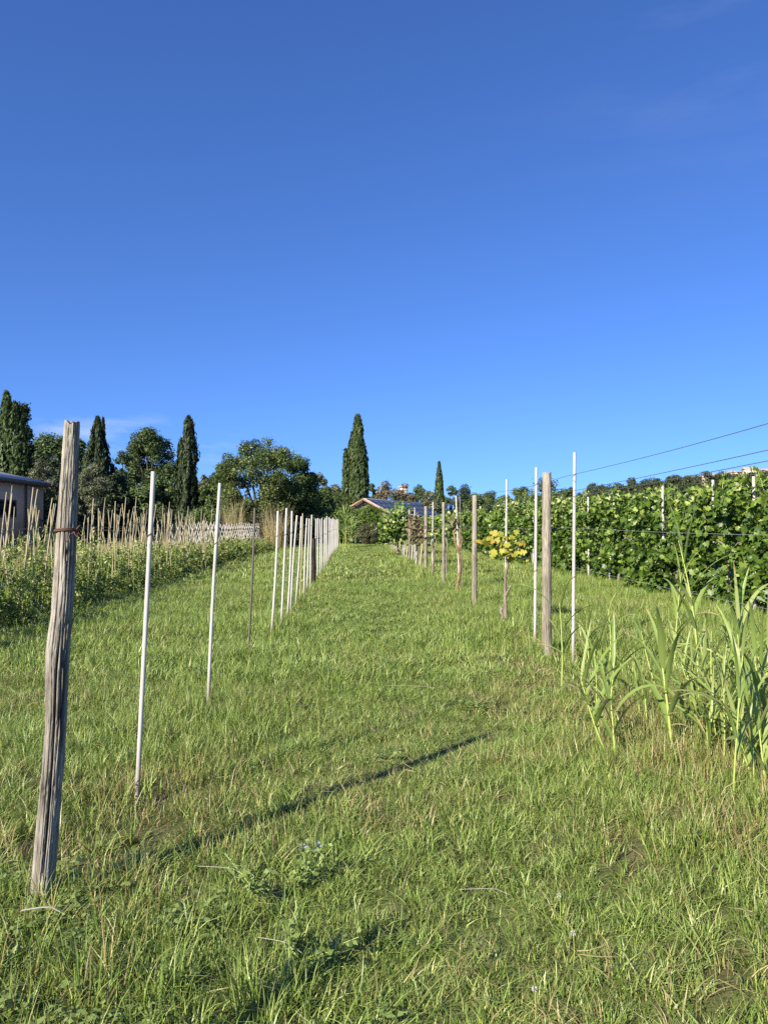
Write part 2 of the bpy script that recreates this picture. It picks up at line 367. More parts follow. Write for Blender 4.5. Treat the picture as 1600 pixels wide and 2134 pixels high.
# ------------------------------------------------------------------ scattered stuff: grass
def blades(r, n, rad, h, w, lean=.5, seg=3, flat=0.0):
    mb = MB()
    a = r.uniform(0, 2*PI, n); q = np.sqrt(r.random(n))*rad
    bx, by = q*np.cos(a), q*np.sin(a)
    H = h*r.uniform(.45, 1.15, n); wd = w*r.uniform(.6, 1.3, n)
    la = a+r.normal(size=n)*1.1; ln = np.clip(np.abs(r.normal(size=n))*lean+.08, 0, 1.25)
    dirx, diry = np.cos(la), np.sin(la)
    sa = la+PI/2+r.normal(size=n)*.6; sx_, sy_ = np.cos(sa), np.sin(sa)
    ts = np.linspace(0, 1, seg+1); rows = []
    for k, t in enumerate(ts):
        ang = ln*t*1.25
        hz = H*t*np.cos(ang*.75); ho = H*t*np.sin(ang*.85)
        cx, cy_, cz = bx+dirx*ho, by+diry*ho, hz-.015
        ww = wd*(1-t**1.6)*.5+wd*.02
        rows.append(np.stack([cx-sx_*ww, cy_-sy_*ww, cz], 1)); rows.append(np.stack([cx+sx_*ww, cy_+sy_*ww, cz], 1))
    V = np.stack(rows, 1); m = V.shape[1]
    Fc = np.concatenate([np.stack([2*k+0*np.arange(n), 2*k+1+0*np.arange(n), 2*k+3+0*np.arange(n), 2*k+2+0*np.arange(n)], 1)+(np.arange(n)*m)[:, None] for k in range(seg)])
    mb.add(V.reshape(-1, 3), Fc, np.repeat(np.clip(r.normal(.5, .24, n), 0, 1), m))
    return mb
def proto_collection(name, mbs, mats):
    c = bpy.data.collections.new(name)
    for k, mb in enumerate(mbs):
        c.objects.link(mb.build('%s_%02d' % (name, k), mats, link=False))
    return c
def scatter(name, pts, rot, scl, idx, coll, extra, mat):
    me = bpy.data.meshes.new(name); n = len(pts); me.vertices.add(n); me.vertices.foreach_set('co', np.asarray(pts, np.float32).ravel())
    for nm, typ, val, fld in (('rot', 'FLOAT_VECTOR', rot, 'vector'), ('scl', 'FLOAT_VECTOR', scl, 'vector')):
        a = me.attributes.new(nm, typ, 'POINT'); a.data.foreach_set(fld, np.asarray(val, np.float32).ravel())
    a = me.attributes.new('idx', 'INT', 'POINT'); a.data.foreach_set('value', np.asarray(idx, np.int32))
    for nm, val in extra.items():
        a = me.attributes.new(nm, 'FLOAT', 'POINT'); a.data.foreach_set('value', np.asarray(val, np.float32))
    me.materials.append(mat); me.update()
    o = bpy.data.objects.new(name, me); COL.objects.link(o); kind(o, 'stuff')
    ng = bpy.data.node_groups.new(name+'_nodes', 'GeometryNodeTree')
    ng.interface.new_socket('Geometry', in_out='INPUT', socket_type='NodeSocketGeometry'); ng.interface.new_socket('Geometry', in_out='OUTPUT', socket_type='NodeSocketGeometry')
    gi, go = ng.nodes.new('NodeGroupInput'), ng.nodes.new('NodeGroupOutput')
    ci = ng.nodes.new('GeometryNodeCollectionInfo'); ci.inputs[0].default_value = coll; ci.inputs[1].default_value = True; ci.inputs[2].default_value = True
    ip = ng.nodes.new('GeometryNodeInstanceOnPoints'); ip.inputs['Pick Instance'].default_value = True
    for nm, typ, sock in (('rot', 'FLOAT_VECTOR', 'Rotation'), ('scl', 'FLOAT_VECTOR', 'Scale'), ('idx', 'INT', 'Instance Index')):
        na = ng.nodes.new('GeometryNodeInputNamedAttribute'); na.data_type = typ; na.inputs[0].default_value = nm
        ng.links.new(na.outputs[0], ip.inputs[sock])
    ng.links.new(gi.outputs[0], ip.inputs['Points']); ng.links.new(ci.outputs[0], ip.inputs['Instance']); ng.links.new(ip.outputs[0], go.inputs[0])
    md = o.modifiers.new('scatter', 'NODES'); md.node_group = ng
    return o

r = np.random.default_rng(11)
def cone_pts(r, d0, d1, dens, margin=1.2):
    n = int((d1-d0)*(d1*.53*2+2*margin)*dens)
    Yp = r.uniform(d0, d1, n); Xp = r.uniform(-1, 1, n)*(d1*.53+margin)
    k = np.abs(Xp) < Yp*.53+margin
    return Xp[k], Yp[k]
near_c = proto_collection('grass_tuft', [blades(r, 46, .085, .105, .0040, .62) for _ in range(6)]
    + [blades(r, 30, .07, .145, .0050, .5) for _ in range(3)] + [blades(r, 26, .05, .165, .0060, .85) for _ in range(2)]
    + [blades(r, 44, .10, .06, .004, 1.05) for _ in range(3)], M['grass'])
mid_c = proto_collection('meadow_tuft', [blades(r, 46, .16, .15, .0085, .5, 2) for _ in range(5)] + [blades(r, 34, .14, .21, .010, .5, 2) for _ in range(3)], M['grass'])
far_c = proto_collection('field_tuft', [blades(r, 46, .34, .17, .02, .5, 2) for _ in range(5)], M['grass'])
FEET = [tuple(grd(a, b)[:2]) for a, b in ((88, 1872), (288, 1672), (435, 1480), (566, 1327), (586, 1313), (599, 1296), (1138, 1374), (1113, 1348), (1192, 1387), (1048, 1312), (988, 1266))]
def row_edge(x, y): return np.minimum(np.abs(x+1.2+.036*y), np.abs(x-2.17+.0385*y))
def lay_grass(name, d0, d1, dens, coll, nv, longs, base, margin=1.2, excl=None):
    x, y = cone_pts(r, d0, d1, dens, margin)
    bare = bare_np(x, y); st = straw_np(x, y)
    keep = r.random(len(x)) > np.clip(bare*.7, 0, .75)
    x, y, bare, st = x[keep], y[keep], bare[keep], st[keep]
    big = n2(x, y, .55, 2.2); med = n2(x, y, 1.9, 7.7)
    path = np.exp(-((x-.42+.0375*y)/1.0)**2)
    edge = np.exp(-(row_edge(x, y)/.42)**2)
    h = base*(.62+.75*big)*(.7+.6*med)*(1-.40*path)*(1+.30*edge)
    h *= np.where(x > 2.6-.0385*y, 1.35, 1.0)          # rougher, unmown towards the vines
    dry = np.clip(.07+.45*(n2(x, y, .8, 4.4)-.5)+.45*(n2(x, y, 3.1, 8.8)-.5)+.6*bare+.5*st+.06*(x > 1.6-.0385*y)-.05*path+.14*np.clip((x-.9)/.8, 0, 1)*np.clip((6.5-y)/2, 0, 1)-.15*np.exp(-((x-2.3)/.9)**2-((y-5)/1.6)**2), 0, 1)
    h *= (1-.4*bare)*(1+.7*np.exp(-((x-2.4)/.8)**2-((y-5.2)/1.7)**2))
    t_ = np.clip((x+1.37)*.63+(y-3.13)*.777, 0, 3.2); ds = (x+1.37-.63*t_)**2+(y-3.13-.777*t_)**2
    h *= 1-.35*np.exp(-ds/.09)*(t_ > .25)
    for bx, by in FEET: h *= 1+.55*np.exp(-((x-bx)**2+(y-by)**2)/.018)       # uncut grass round the feet of posts and poles
    s = h*r.uniform(.75, 1.3, len(x))
    rot = np.stack([r.normal(0, .12, len(x)), r.normal(0, .12, len(x)), r.uniform(0, 6.28, len(x))], 1)
    idx = r.integers(0, nv, len(x))
    idx = np.where((med > .56) & (r.random(len(x)) < .5), r.integers(nv-longs, nv, len(x)), idx)
    wdt = r.uniform(.85, 1.25, len(x))
    return scatter(name, np.stack([x, y, gz_np(x, y)], 1), rot, np.stack([wdt, wdt, s], 1), idx, coll, {'dry': dry}, M['grass'])
lay_grass('grass', 1.4, 7.5, 275, near_c, 14, 5, .84)
lay_grass('meadow_grass', 7.2, 20, 84, mid_c, 8, 3, .74, 2)
lay_grass('field_grass', 19, 75, 13, far_c, 5, 2, .72, 4)
# dead thatch lying in the sward, and mats of clover and other broad-leaved weeds
th_c = proto_collection('thatch', [blades(r, 16, .12, .15, .0032, 1.6) for _ in range(4)], M['drygrass'])
x, y = cone_pts(r, 1.4, 9, 26, 1.2); k = n2(x, y, 1.3, 12) > .42; x, y = x[k], y[k]; s = r.uniform(.5, 1.2, len(x))
scatter('dead_grass', np.stack([x, y, gz_np(x, y)+.012], 1), np.stack([r.normal(0, .5, len(x)), r.normal(0, .5, len(x)), r.uniform(0, 6.28, len(x))], 1), np.stack([s, s, s*.8], 1), r.integers(0, 4, len(x)), th_c, {'dry': r.random(len(x))*.7}, M['drygrass'])
def weed_proto(n, h, size, asp):
    mb = MB(); C = np.stack([r.normal(0, .055, n), r.normal(0, .055, n), h*r.uniform(.45, 1.1, n)], 1)
    C = np.repeat(C, 3, 0)+np.tile(np.array([[.5, 0, 0], [-.25, .43, 0], [-.25, -.43, 0]])*size*1.0, (n, 1)); m = len(C)
    u = np.tile(np.array([[1., 0, 0], [-.5, .87, 0], [-.5, -.87, 0]]), (n, 1))
    leaf_quads(mb, C, unit(r.normal(size=(m, 3))*.35+np.array([0, 0, 1.])), size*r.uniform(.8, 1.3, m), asp, r, r.random(m), u); return mb
wd_c = proto_collection('weed_mat', [weed_proto(26, .05, .017, .85) for _ in range(3)]+[weed_proto(8, .055, .032, .6) for _ in range(2)], M['weed'])
x, y = cone_pts(r, 1.4, 14, 30, 1.2); k = (n2(x, y, .9, 15)+.3*n2(x, y, 3, 19) > .80) & (y < 6.5); x, y = x[k], y[k]; s = r.uniform(.7, 1.3, len(x))
scatter('clover_mat', np.stack([x, y, gz_np(x, y)], 1), np.stack([0*x, 0*x, r.uniform(0, 6.28, len(x))], 1), np.stack([s, s, s], 1), r.integers(0, 5, len(x)), wd_c, {'dry': 0*x}, M['weed'])
dry_c = proto_collection('dry_tuft', [blades(r, 40, .25, .5, .02, .35, 2) for _ in range(4)], M['drygrass'])
n = 5200; y = r.uniform(16, 62, n); x = -8.9-.0385*y-r.uniform(0, 1, n)**1.4*24
rot = np.stack([r.normal(0, .1, n), r.normal(0, .1, n), r.uniform(0, 6.28, n)], 1); s = r.uniform(.5, 1.15, n)
scatter('dry_grass', np.stack([x, y, gz_np(x, y)], 1), rot, np.stack([s, s, s], 1), r.integers(0, 4, n), dry_c, {'dry': r.random(n)}, M['drygrass'])

# ------------------------------------------------------------------ wooden posts
def log_mesh(height, r_at, seed, nth_=110, nz=210, crack=.010, splits=(), sweep=None, cut=.012):
    """weathered round post: swept centre line, long drying cracks, knots, an uneven sawn top"""
    th = np.arange(nth_)/nth_*2*PI; zz = np.linspace(-.25, height, nz)
    TH, Z = np.meshgrid(th, zz); t, z = TH.ravel(), Z.ravel()
    c, s_ = np.cos(t), np.sin(t); o = seed*3.7
    R = np.array([r_at(q) for q in zz])[:, None].repeat(nth_, 1).ravel()
    t_kn = [(-1.7+seed, .95), (-2.3+seed*1.3, 1.4), (-1.0-seed, .45)]
    f = 1+.10*(vnoise(np.stack([c*1.3+o, s_*1.3+o, z*1.3], 1))-.5)+.08*(vnoise(np.stack([c*3.2+o, s_*3.2, z*4.5+o], 1))-.5)+.05*(vnoise(np.stack([c*8+o, s_*8, z*14+o], 1))-.5)
    rd = np.abs(vnoise(np.stack([c*5.0+o, s_*5.0+o, z*1.1], 1))-.5); rd2 = np.abs(vnoise(np.stack([c*9+o+.25*np.sin(z*9), s_*9+o, z*3.4], 1))-.5)
    k1 = np.clip(1-rd/.055, 0, 1); k2 = np.clip(1-rd2/.06, 0, 1)
    gr = vnoise(np.stack([c*24+o, s_*24, z*9], 1))-.5+.7*(vnoise(np.stack([c*16+o, s_*16, z*40], 1))-.5)
    dep = crack*k1+crack*.45*k2-.0035*gr
    ck = .75*k1**2+.4*k2**2
    for (a0, z0, z1, wdt, depth, drift) in splits:
        aa = a0+drift*(z-z0)+.25*(vnoise(np.stack([z*3+o, z*0, z*0], 1))-.5)
        da = np.abs((t-aa+PI) % (2*PI)-PI)
        k = np.clip(1-da/wdt, 0, 1)**.7*np.clip((z-z0)/.15, 0, 1)*np.clip((z1-z)/.15, 0, 1)
        dep = dep+depth*k; ck = np.maximum(ck, k)
    for ka, kz in t_kn:                                             # knots: a swelling with a dark sunk eye
        q_ = ((((t-ka+PI) % (2*PI))-PI)*.05/.028)**2+((z-kz)/.04)**2
        dep = dep-.007*np.exp(-q_)+.008*np.exp(-q_*7); ck = np.maximum(ck, .8*np.exp(-q_*6))
    rr = R*f-dep
    sw = np.array([sweep(q) for q in zz]) if sweep else np.zeros((nz, 2))
    sw = sw[:, None, :].repeat(nth_, 1).reshape(-1, 2)
    ztop = np.where(z > height-.05, (vnoise(np.stack([c*3+o, s_*3, z*0], 1))-.5)*cut*2, 0)
    V = np.stack([rr*c+sw[:, 0], rr*s_+sw[:, 1], z+ztop], 1)
    i = np.arange(nth_); j = (i+1) % nth_
    Fc = np.concatenate([np.stack([q*nth_+i, q*nth_+j, (q+1)*nth_+j, (q+1)*nth_+i], 1) for q in range(nz-1)])
    mb = MB().add(V, Fc, np.clip(ck, 0, 1))
    top = V[-nth_:]; cen = top.mean(0); cen[2] -= .006
    inner = cen+(top-cen)*.5
    mb.add(np.concatenate([top, inner]), np.stack([i, j, nth_+j, nth_+i], 1), .15)
    mb.add(np.concatenate([inner, cen[None]]), np.stack([i, j, np.full(nth_, nth_)], 1), .35)
    return mb
def post(px0, py0, px1, py1, wpx, label, seed, matk='postwood', group=None, res=(60, 90), rat=None, splits=(), sweep=None, crack=.008):
    b = grd(px0, py0); d = b.y; t = at(px1, py1, d); H = t.z-b.z
    rad = wpx/F*d*.5
    root = empty('wooden_post', b, label, 'post', group)
    body = log_mesh(H, rat or (lambda z: rad*(1.04-.1*z/H)), seed, res[0], res[1], crack, splits, sweep).build('post_body', M[matk], root, smooth=True)
    body.rotation_euler = (0, math.atan2(t.x-b.x, H), 0)
    return root, body, H
def ring_part(name, parent, z, rad, wr, matk, tilt=.08, turns=1, cx=0, cy_=0, tail=()):
    n = 34*turns; a = np.arange(n+1)/34*2*PI
    P = np.stack([cx+rad*np.cos(a), cy_+rad*np.sin(a), z+tilt*rad*np.cos(a+.8)+np.arange(n+1)*.004/34*1.5], 1)
    mb = MB().tube(P, wr, 6)
    for tl in tail: mb.tube(tl, wr*.8, 5)
    return mb.build(name, M[matk], parent, smooth=True)

H0 = 1.92
def r0(z):
    return np.interp(z, [-.3, 0, .35, .75, 1.0, 1.25, 1.5, 1.75, 1.95], [.0445, .0435, .0425, .0415, .0455, .0400, .0375, .0315, .0275])
p0, b0, H0 = post(93, 1868, 151, 878, 50, 'big weathered grey wooden post, cracked, leaning, bound with a rusty wire', 1, 'oldwood', None, (150, 330), r0,
    [(-1.30, .10, 1.12, .13, .022, .12), (-.35, .55, 1.58, .22, .032, .05), (-1.9, 1.15, 1.9, .08, .012, -.08), (-2.4, .3, .9, .06, .010, .1), (-1.5, 1.3, 1.8, .06, .009, .2), (-2.1, -.2, .55, .07, .011, 0)],
    lambda z: (.010*math.sin(z*1.7)-.010*math.exp(-((z-.98)/.16)**2), .006*math.sin(z*3)), .009)
ring_part('wire_tie', b0, 1.475, .0445, .0032, 'rust', .16, 2, .005, -.005,
    [[(.035, -.03, 1.47), (.05, -.04, 1.48), (.058, -.04, 1.462), (.066, -.035, 1.478), (.075, -.03, 1.462), (.084, -.02, 1.473)], [(.04, -.02, 1.47), (.052, -.02, 1.492), (.058, -.01, 1.505)], [(.03, -.035, 1.468), (.034, -.05, 1.452), (.03, -.055, 1.44)]])
# ------------------------------------------------------------------ white poles of the left row
def pole(px0, py0, px1, py1, wpx, label, group, name='white_pole', matk='white', cat='pole', ties=(), holes=(), k=16, seed=0, bend=0.0):
    b = grd(px0, py0); d = b.y; t = at(px1, py1, d); H = t.z-b.z; rad = wpx*.74/F*d*.5
    root = empty(name, b, label, cat, group)
    lx = (t.x-b.x); lyn = random.Random(seed).uniform(-.02, .02)
    n = 9; zs = np.linspace(-.25, H, n)
    P = [(lx*z/H+bend*math.sin(PI*max(z, 0)/H), lyn*z, z) for z in zs]
    mb = MB().tube(P, rad, k, .5, cap=False)
    # open end: wall thickness and a dark bore
    P2 = [(P[-1][0], P[-1][1], H), (P[-1][0], P[-1][1], H-.05)]
    aa = np.arange(k)/k*2*PI
    o_ = np.stack([P[-1][0]+rad*np.cos(aa), P[-1][1]+rad*np.sin(aa), np.full(k, H+.001)], 1); i_ = o_*1; i_[:, 0] = P[-1][0]+.8*rad*np.cos(aa); i_[:, 1] = P[-1][1]+.8*rad*np.sin(aa)
    ii = np.arange(k); jj = (ii+1) % k
    mb.add(np.concatenate([o_, i_]), np.stack([ii, jj, k+jj, k+ii], 1))
    lo_ = i_*1; lo_[:, 2] -= .04
    mb.add(np.concatenate([i_, lo_]), np.stack([ii, jj, k+jj, k+ii], 1), .5, 1)
    mb.add(lo_, [list(range(k))], .5, 1)
    pipe = mb.build('pipe', [M[matk], M['hole']], root, smooth=False)
    pipe.data.polygons.foreach_set('use_smooth', [len(p.vertices) == 4 for p in pipe.data.polygons])
    for z in ties:
        cx_ = lx*z/H+bend*math.sin(PI*z/H)
        ring_part('wire_tie', root, z, rad*1.06, .0016, 'wire', .9, 2, cx_, lyn*z,
                  [[(cx_+rad, lyn*z-rad, z), (cx_+rad*1.5, -rad*1.6, z-.02), (cx_+rad*.4, -rad*1.7, z-.045), (cx_+rad*1.0, -rad*1.4, z-.06)]])
    for z in holes:
        cx_ = lx*z/H
        mbh = MB(); a = np.arange(12)/12*2*PI
        hw = rad*.34
        mbh.add(np.stack([cx_+hw*np.cos(a), lyn*z-np.sqrt(np.maximum(rad*rad-(hw*np.cos(a))**2, 0))-.0012, z+hw*1.3*np.sin(a)], 1), [list(range(12))])
        mbh.build('bolt_hole', M['hole'], root)
    return root
GL = 'white poles along the left row'
L = [(288, 1670, 317, 982, 13.0), (435, 1478, 460, 1007, 9.5), (566, 1325, 579, 1065, 7.0), (586, 1311, 598, 1059, 6.6), (599, 1294, 609, 1065, 5.8),
     (606, 1275, 619, 1074, 5.2), (616, 1264, 628, 1076, 4.9), (634, 1251, 640, 1080, 4.8), (640, 1234, 645, 1081, 4.5), (647, 1233, 650, 1073, 4.5),
     (658, 1209, 659, 1081, 4.2), (662, 1209, 663, 1080, 4.2), (667, 1203, 667, 1082, 3.8), (671, 1196, 671, 1080, 3.6), (675.5, 1189, 676, 1083, 3.4), (679, 1184, 678, 1079, 3.3)]
for q in range(12):
    d = 27.5+q*1.75+(q % 3)*.3; xx = (679+(704-679)*(q+1)/12.)
    L.append((xx, HY+F*1.5/d, xx+random.Random(q).uniform(-1.2, .8), HY-F*(.27+.09*random.Random(q+9).random())/d, max(2.7, 3.3-.06*q)))
for i, (a, b, c, d_, w) in enumerate(L):
    if i == 0: lab = 'thick white pole standing just right of the weathered wooden post, tied with wire'
    elif i == 1: lab = 'white pole beside the thin dark rod, second pole past the weathered post'
    elif i == len(L)-1: lab = 'last white pole of the left row, next to the far reed clump'
    else: lab = '%s white pole of the left row, counting away from the weathered wooden post' % nth(i+1)
    pole(a, b, c, d_, w, lab, GL, ties=(1.45,) if i == 0 else ((1.3+.02*i,) if i in (1, 2, 3, 4, 6, 7, 9) else ()), holes=(.06, .12) if i == 0 else (), seed=i, bend=random.Random(i+50).uniform(-.014, .014), k=20 if i < 3 else 10)
def rod(name, label, cat, pts, rad, matk, group=None, k=7):
    P = [Vector(p) for p in pts]; b = P[0]
    o = MB().tube([p-b for p in P], rad, k).build(name, M[matk], smooth=True); o.location = b
    return tag(o, label, cat, group)
b = grd(516, 1372); t = at(531, 1059, b.y)
rod('metal_rod', 'thin dark rod standing between the second and third white poles', 'rod', [b-Vector((0, 0, .2)), b.lerp(t, .35)+Vector((.012, 0, 0)), b.lerp(t, .7)+Vector((.01, 0, 0)), t], .0125, 'darkrod')
for (pa, pb, nm) in (((624, 1256), (631, 1070), 'thin dry cane standing among the white poles of the left row'),):
    b = grd(*pa); t = at(*pb, b.y)
    rod('garden_cane', nm, 'cane', [b-Vector((0, 0, .2)), b.lerp(t, .5)+Vector((.015, 0, 0)), t], .012, 'cane')
post(654, 1221, 654, 1122, 9, 'short dark wooden post among the white poles of the left row', 5, 'darkwood', None, (40, 50))
# an anchor stake of the same row, beside the photographer, throws the short shadow in front
b_ = Vector((-1.80, .66, 0)); root = empty('wooden_post', b_, 'weathered wooden post just outside the left edge, throwing the short shadow', 'post')
log_mesh(1.74, lambda z: .034-.004*z, 9, 50, 60).build('post_body', M['postwood'], root, smooth=True)
def line_x(y): return -1.16-.036*y
P = [Vector((line_x(y)-.015*math.sin(y*.4), y, 1.27-.02*math.sin((y-20)*.9))) for y in np.linspace(18.5, 46, 40)]
rod('rusty_wire', 'rusty wire strung along the far white poles of the left row', 'wire', P, .006, 'rust', None, 5)

# ------------------------------------------------------------------ right row: posts, poles, old vines
post(1138, 1371, 1139, 985, 18.5, 'tall grey wooden post beside the two tall white poles, nearest of the right row', 11, 'postwood', 'wooden posts of the right row', (90, 160))
post(988, 1264, 989, 1032, 10.8, 'grey wooden post left of the yellow-leaved vine in the right row', 12, 'postwood', 'wooden posts of the right row')
post(924, 1224, 924, 1047, 6.4, 'slim grey wooden post left of the orange lichen vine trunk', 13, 'postwood', 'wooden posts of the right row')
post(887, 1189, 887, 1055, 6.8, 'pale wooden post right of the leaning stakes, before the dry brown vine', 14, 'postwood', 'wooden posts of the right row', (40, 60))
post(853, 1175, 853, 1062, 4.6, 'thin wooden post at the leafy end of the right row, among leaning stakes', 15, 'postwood', 'wooden posts of the right row', (30, 50))
GRW = 'white poles of the right row'
pole(1192, 1384, 1197, 943, 9.0, 'tallest white pole, right of the grey wooden post, behind the reeds', GRW, ties=(2.02, .92), seed=41)
pole(1113, 1346, 1118, 974, 8.2, 'tall white pole just left of the tallest wooden post', GRW, ties=(2.02, .95), seed=42)
pole(1052, 1292, 1055, 999, 6.4, 'white pole rising through the yellow-leaved vine', GRW, ties=(1.9,), seed=43)
pole(957, 1228, 950, 1033, 4.8, 'white pole leaning against the orange lichen vine trunk', GRW, seed=44)
pole(900, 1197, 902, 1046, 4.0, 'white pole between two wooden posts with a short dark vine at its foot', GRW, seed=45)
pole(864, 1172, 864, 1058, 3.4, 'white pole in the right row behind the leaning stakes', GRW, seed=46)
b = grd(966, 1240); t = at(958, 1034, b.y)
rod('metal_rod', 'thin pale rod leaning between the lichen vine and the wooden post', 'rod', [b-Vector((0, 0, .2)), b.lerp(t, .5)+Vector((-.01, 0, 0)), t], .010, 'postwood')
for i, (a, bb, c, d_) in enumerate([(874, 1182, 880, 1133), (866, 1179, 869, 1135), (863, 1174, 865, 1130), (846, 1166, 849, 1138), (841, 1162, 844, 1135), (835, 1159, 839, 1130), (828, 1155, 832, 1132), (824, 1151, 827, 1126), (820, 1149, 823, 1124), (816, 1147, 818, 1116), (813, 1145, 814, 1118), (857, 1171, 860, 1134), (831, 1157, 834, 1128), (838, 1161, 840, 1136), (850, 1168, 856, 1134)]):
    b = grd(a, bb); t = at(c, d_, b.y+.1)
    rod('wooden_stake', '%s leaning stake at the foot of the right row, counting from left' % nth(1+sorted([874, 866, 863, 846, 841, 835, 828, 824, 820, 816, 813, 857, 831, 838, 850]).index(a)), 'stake', [b-Vector((0, 0, .15)), b.lerp(t, .5), t], .034, 'palecane' if i % 3 else 'cane', 'leaning stakes of the right row')

def wires_right():
    for z, lab, py in ((2.03, 'highest wire running from the tall white poles over the vineyard', 0), (1.855, 'middle wire running from the tall white poles past the vineyard top', 0), (1.795, 'lower of the two close wires above the vineyard', 0),
                   (1.47, 'wire stretched along the right row at chest height', 0), (1.06, 'lowest wire stretched along the right row above the reeds', 0)):
        ys = np.concatenate([np.linspace(.6, 8.4, 24), np.linspace(8.8, 30, 30)])
        sag = lambda y: -.055*math.sin(PI*(y-.6)/7.8) if y < 8.4 else -.03*abs(math.sin(PI*(y-8.4)/4))
        P = [Vector((2.30-.0385*y-.0*y, y, z+sag(y)*(1 if z > 2 else .5)+(.17*max(0, 8.4-y)/7.8 if z > 1.6 else 0))) for y in ys]
        rod('trellis_wire', lab, 'wire', P, .0026 if z > 1.6 else .0014 if z > 1.2 else .0011, 'wire' if z > 1.6 else 'palewire', 'wires of the right row', 5)
wires_right()

def vine_stem(name, label, lines, matk, leaves=None, leafmat='vineyellow', lsize=.13, cat='vine'):
    b = Vector(lines[0][0][0])
    root = empty(name, b, label, cat)
    mb = MB()
    for pts, rr in lines:
        P = np.array([tuple(Vector(p)-b) for p in pts]); m = 26
        t = np.linspace(0, 1, len(P)); tt = np.linspace(0, 1, m)
        Q = np.stack([np.interp(tt, t, P[:, k]) for k in range(3)], 1)
        Q[1:-1] = (Q[:-2]+Q[1:-1]*2+Q[2:])/4
        R = np.interp(tt, t, np.linspace(rr[0], rr[1], len(P)))*(1+.35*(vnoise(np.stack([tt*11, tt*0+rr[0]*90, tt*0], 1))-.5))
        Q[:, 0] += (vnoise(np.stack([tt*7, tt*0+5, tt*0], 1))-.5)*.03
        mb.tube(Q, R, 9, np.clip(vnoise(np.stack([tt*9, tt*0, tt*0+2], 1)).repeat(9)*.5, 0, 1))
    mb.build('trunk', M[matk], root, smooth=True)
    if leaves:
        r = np.random.default_rng(5); C = []
        for c, rad, n in leaves: C.append(np.array(Vector(c)-b)+r.normal(size=(n, 3))*np.array(rad))
        C = np.concatenate(C); n = len(C); N = unit(r.normal(size=(n, 3))*.6+np.array([-.3, -.7, .7]))
        mb = MB(); lobed_leaves(mb, C, N, r.uniform(.7, 1.2, n)*lsize, r, r.random(n), unit(r.normal(size=(n, 3))*.6+np.array([0, 0, -.8])))
        mb.build('leaves', M[leafmat], root)
    return root
d = dg(1310)
A = lambda px, py, dd=0: at(px, py, d+dd)
b = grd(1046, 1312)
vine_stem('grapevine', 'nearly bare grapevine with twisted grey trunk and yellow leaves', [
    ([b-Vector((0, 0, .1)), A(1044, 1285), A(1043, 1262, .02)], (.026, .02)),
    ([grd(1049, 1312)-Vector((0, 0, .1)), A(1051, 1270), A(1050, 1240), A(1050, 1210), A(1055, 1185), A(1057, 1168)], (.026, .019)),
    ([A(1051, 1242), A(1058, 1228, -.05), A(1066, 1217, -.1)], (.018, .010)),
    ([A(1057, 1170), A(1050, 1150), A(1040, 1137), A(1025, 1125, .1), A(1008, 1120, .1)], (.012, .004)),
    ([A(1057, 1170), A(1066, 1150), A(1078, 1133), A(1088, 1122)], (.012, .004))], 'vinebark',
    [(A(1058, 1148), (.1, .1, .07), 22), (A(1040, 1142), (.08, .08, .05), 9), (A(1078, 1153), (.07, .08, .06), 9), (A(1022, 1123), (.11, .08, .05), 12), (A(1080, 1128), (.11, .09, .05), 12), (A(1005, 1128), (.06, .06, .05), 7)], 'vineyellow', .115)
d = dg(1232)
b = grd(949, 1232)
vine_stem('grapevine', 'bent bare grapevine trunk covered in orange lichen', [
    ([b-Vector((0, 0, .1)), A(952, 1215), A(958, 1190), A(956, 1165), A(954, 1147), A(947, 1125), A(945, 1105)], (.036, .022)),
    ([A(954, 1150), A(957, 1120), A(954, 1095), A(952, 1076)], (.024, .011)),
    ([A(955, 1150), A(961, 1130), A(962, 1116)], (.024, .014)), ([A(946, 1110), A(949, 1090), A(952, 1078)], (.025, .01))], 'lichenbark',
    [(A(950, 1085), (.12, .1, .12), 12)], 'vinedry', .12)
d = dg(1198); b = grd(899, 1198)
vine_stem('grapevine', 'short dark brown vine trunk tied to a white pole', [
    ([b-Vector((0, 0, .1)), A(901, 1180), A(903, 1160), A(900, 1140), A(897, 1120)], (.045, .02)), ([A(902, 1160), A(908, 1130), A(905, 1110)], (.02, .008))], 'vinebark',
    [(A(895, 1112), (.25, .2, .25), 40)], 'vinedry', .13)
d = dg(1180); b = grd(872, 1180)
vine_stem('grapevine', 'vine with dry brown foliage before the leafy end of the row', [
    ([b-Vector((0, 0, .1)), A(873, 1160), A(871, 1130), A(868, 1100)], (.035, .02))], 'vinebark',
    [(A(870, 1108), (.22, .25, .3), 220), (A(862, 1095), (.15, .2, .2), 90)], 'vinedry', .13)
d = dg(1160); b = grd(830, 1160)
vine_stem('grapevine', 'bushy green vine at the far end of the right row', [
    ([b-Vector((0, 0, .1)), A(829, 1140), A(828, 1110), A(830, 1085)], (.05, .03))], 'vinebark',
    [(A(826, 1095), (.42, .45, .42), 650), (A(812, 1108), (.25, .3, .25), 200), (A(838, 1072), (.25, .3, .3), 220), (A(815, 1085), (.2, .3, .25), 120)], 'vine', .17)
d = dg(1172); b = grd(917, 1210)
d = dg(1205); 
vine_stem('grapevine', 'thin vine with sparse green leaves just right of the slim post', [
    ([grd(930, 1205)-Vector((0, 0, .1)), A(929, 1170), A(931, 1130), A(928, 1100)], (.025, .012))], 'vinebark',
    [(A(925, 1095), (.2, .25, .2), 60), (A(935, 1108), (.2, .2, .15), 40)], 'vine', .14)

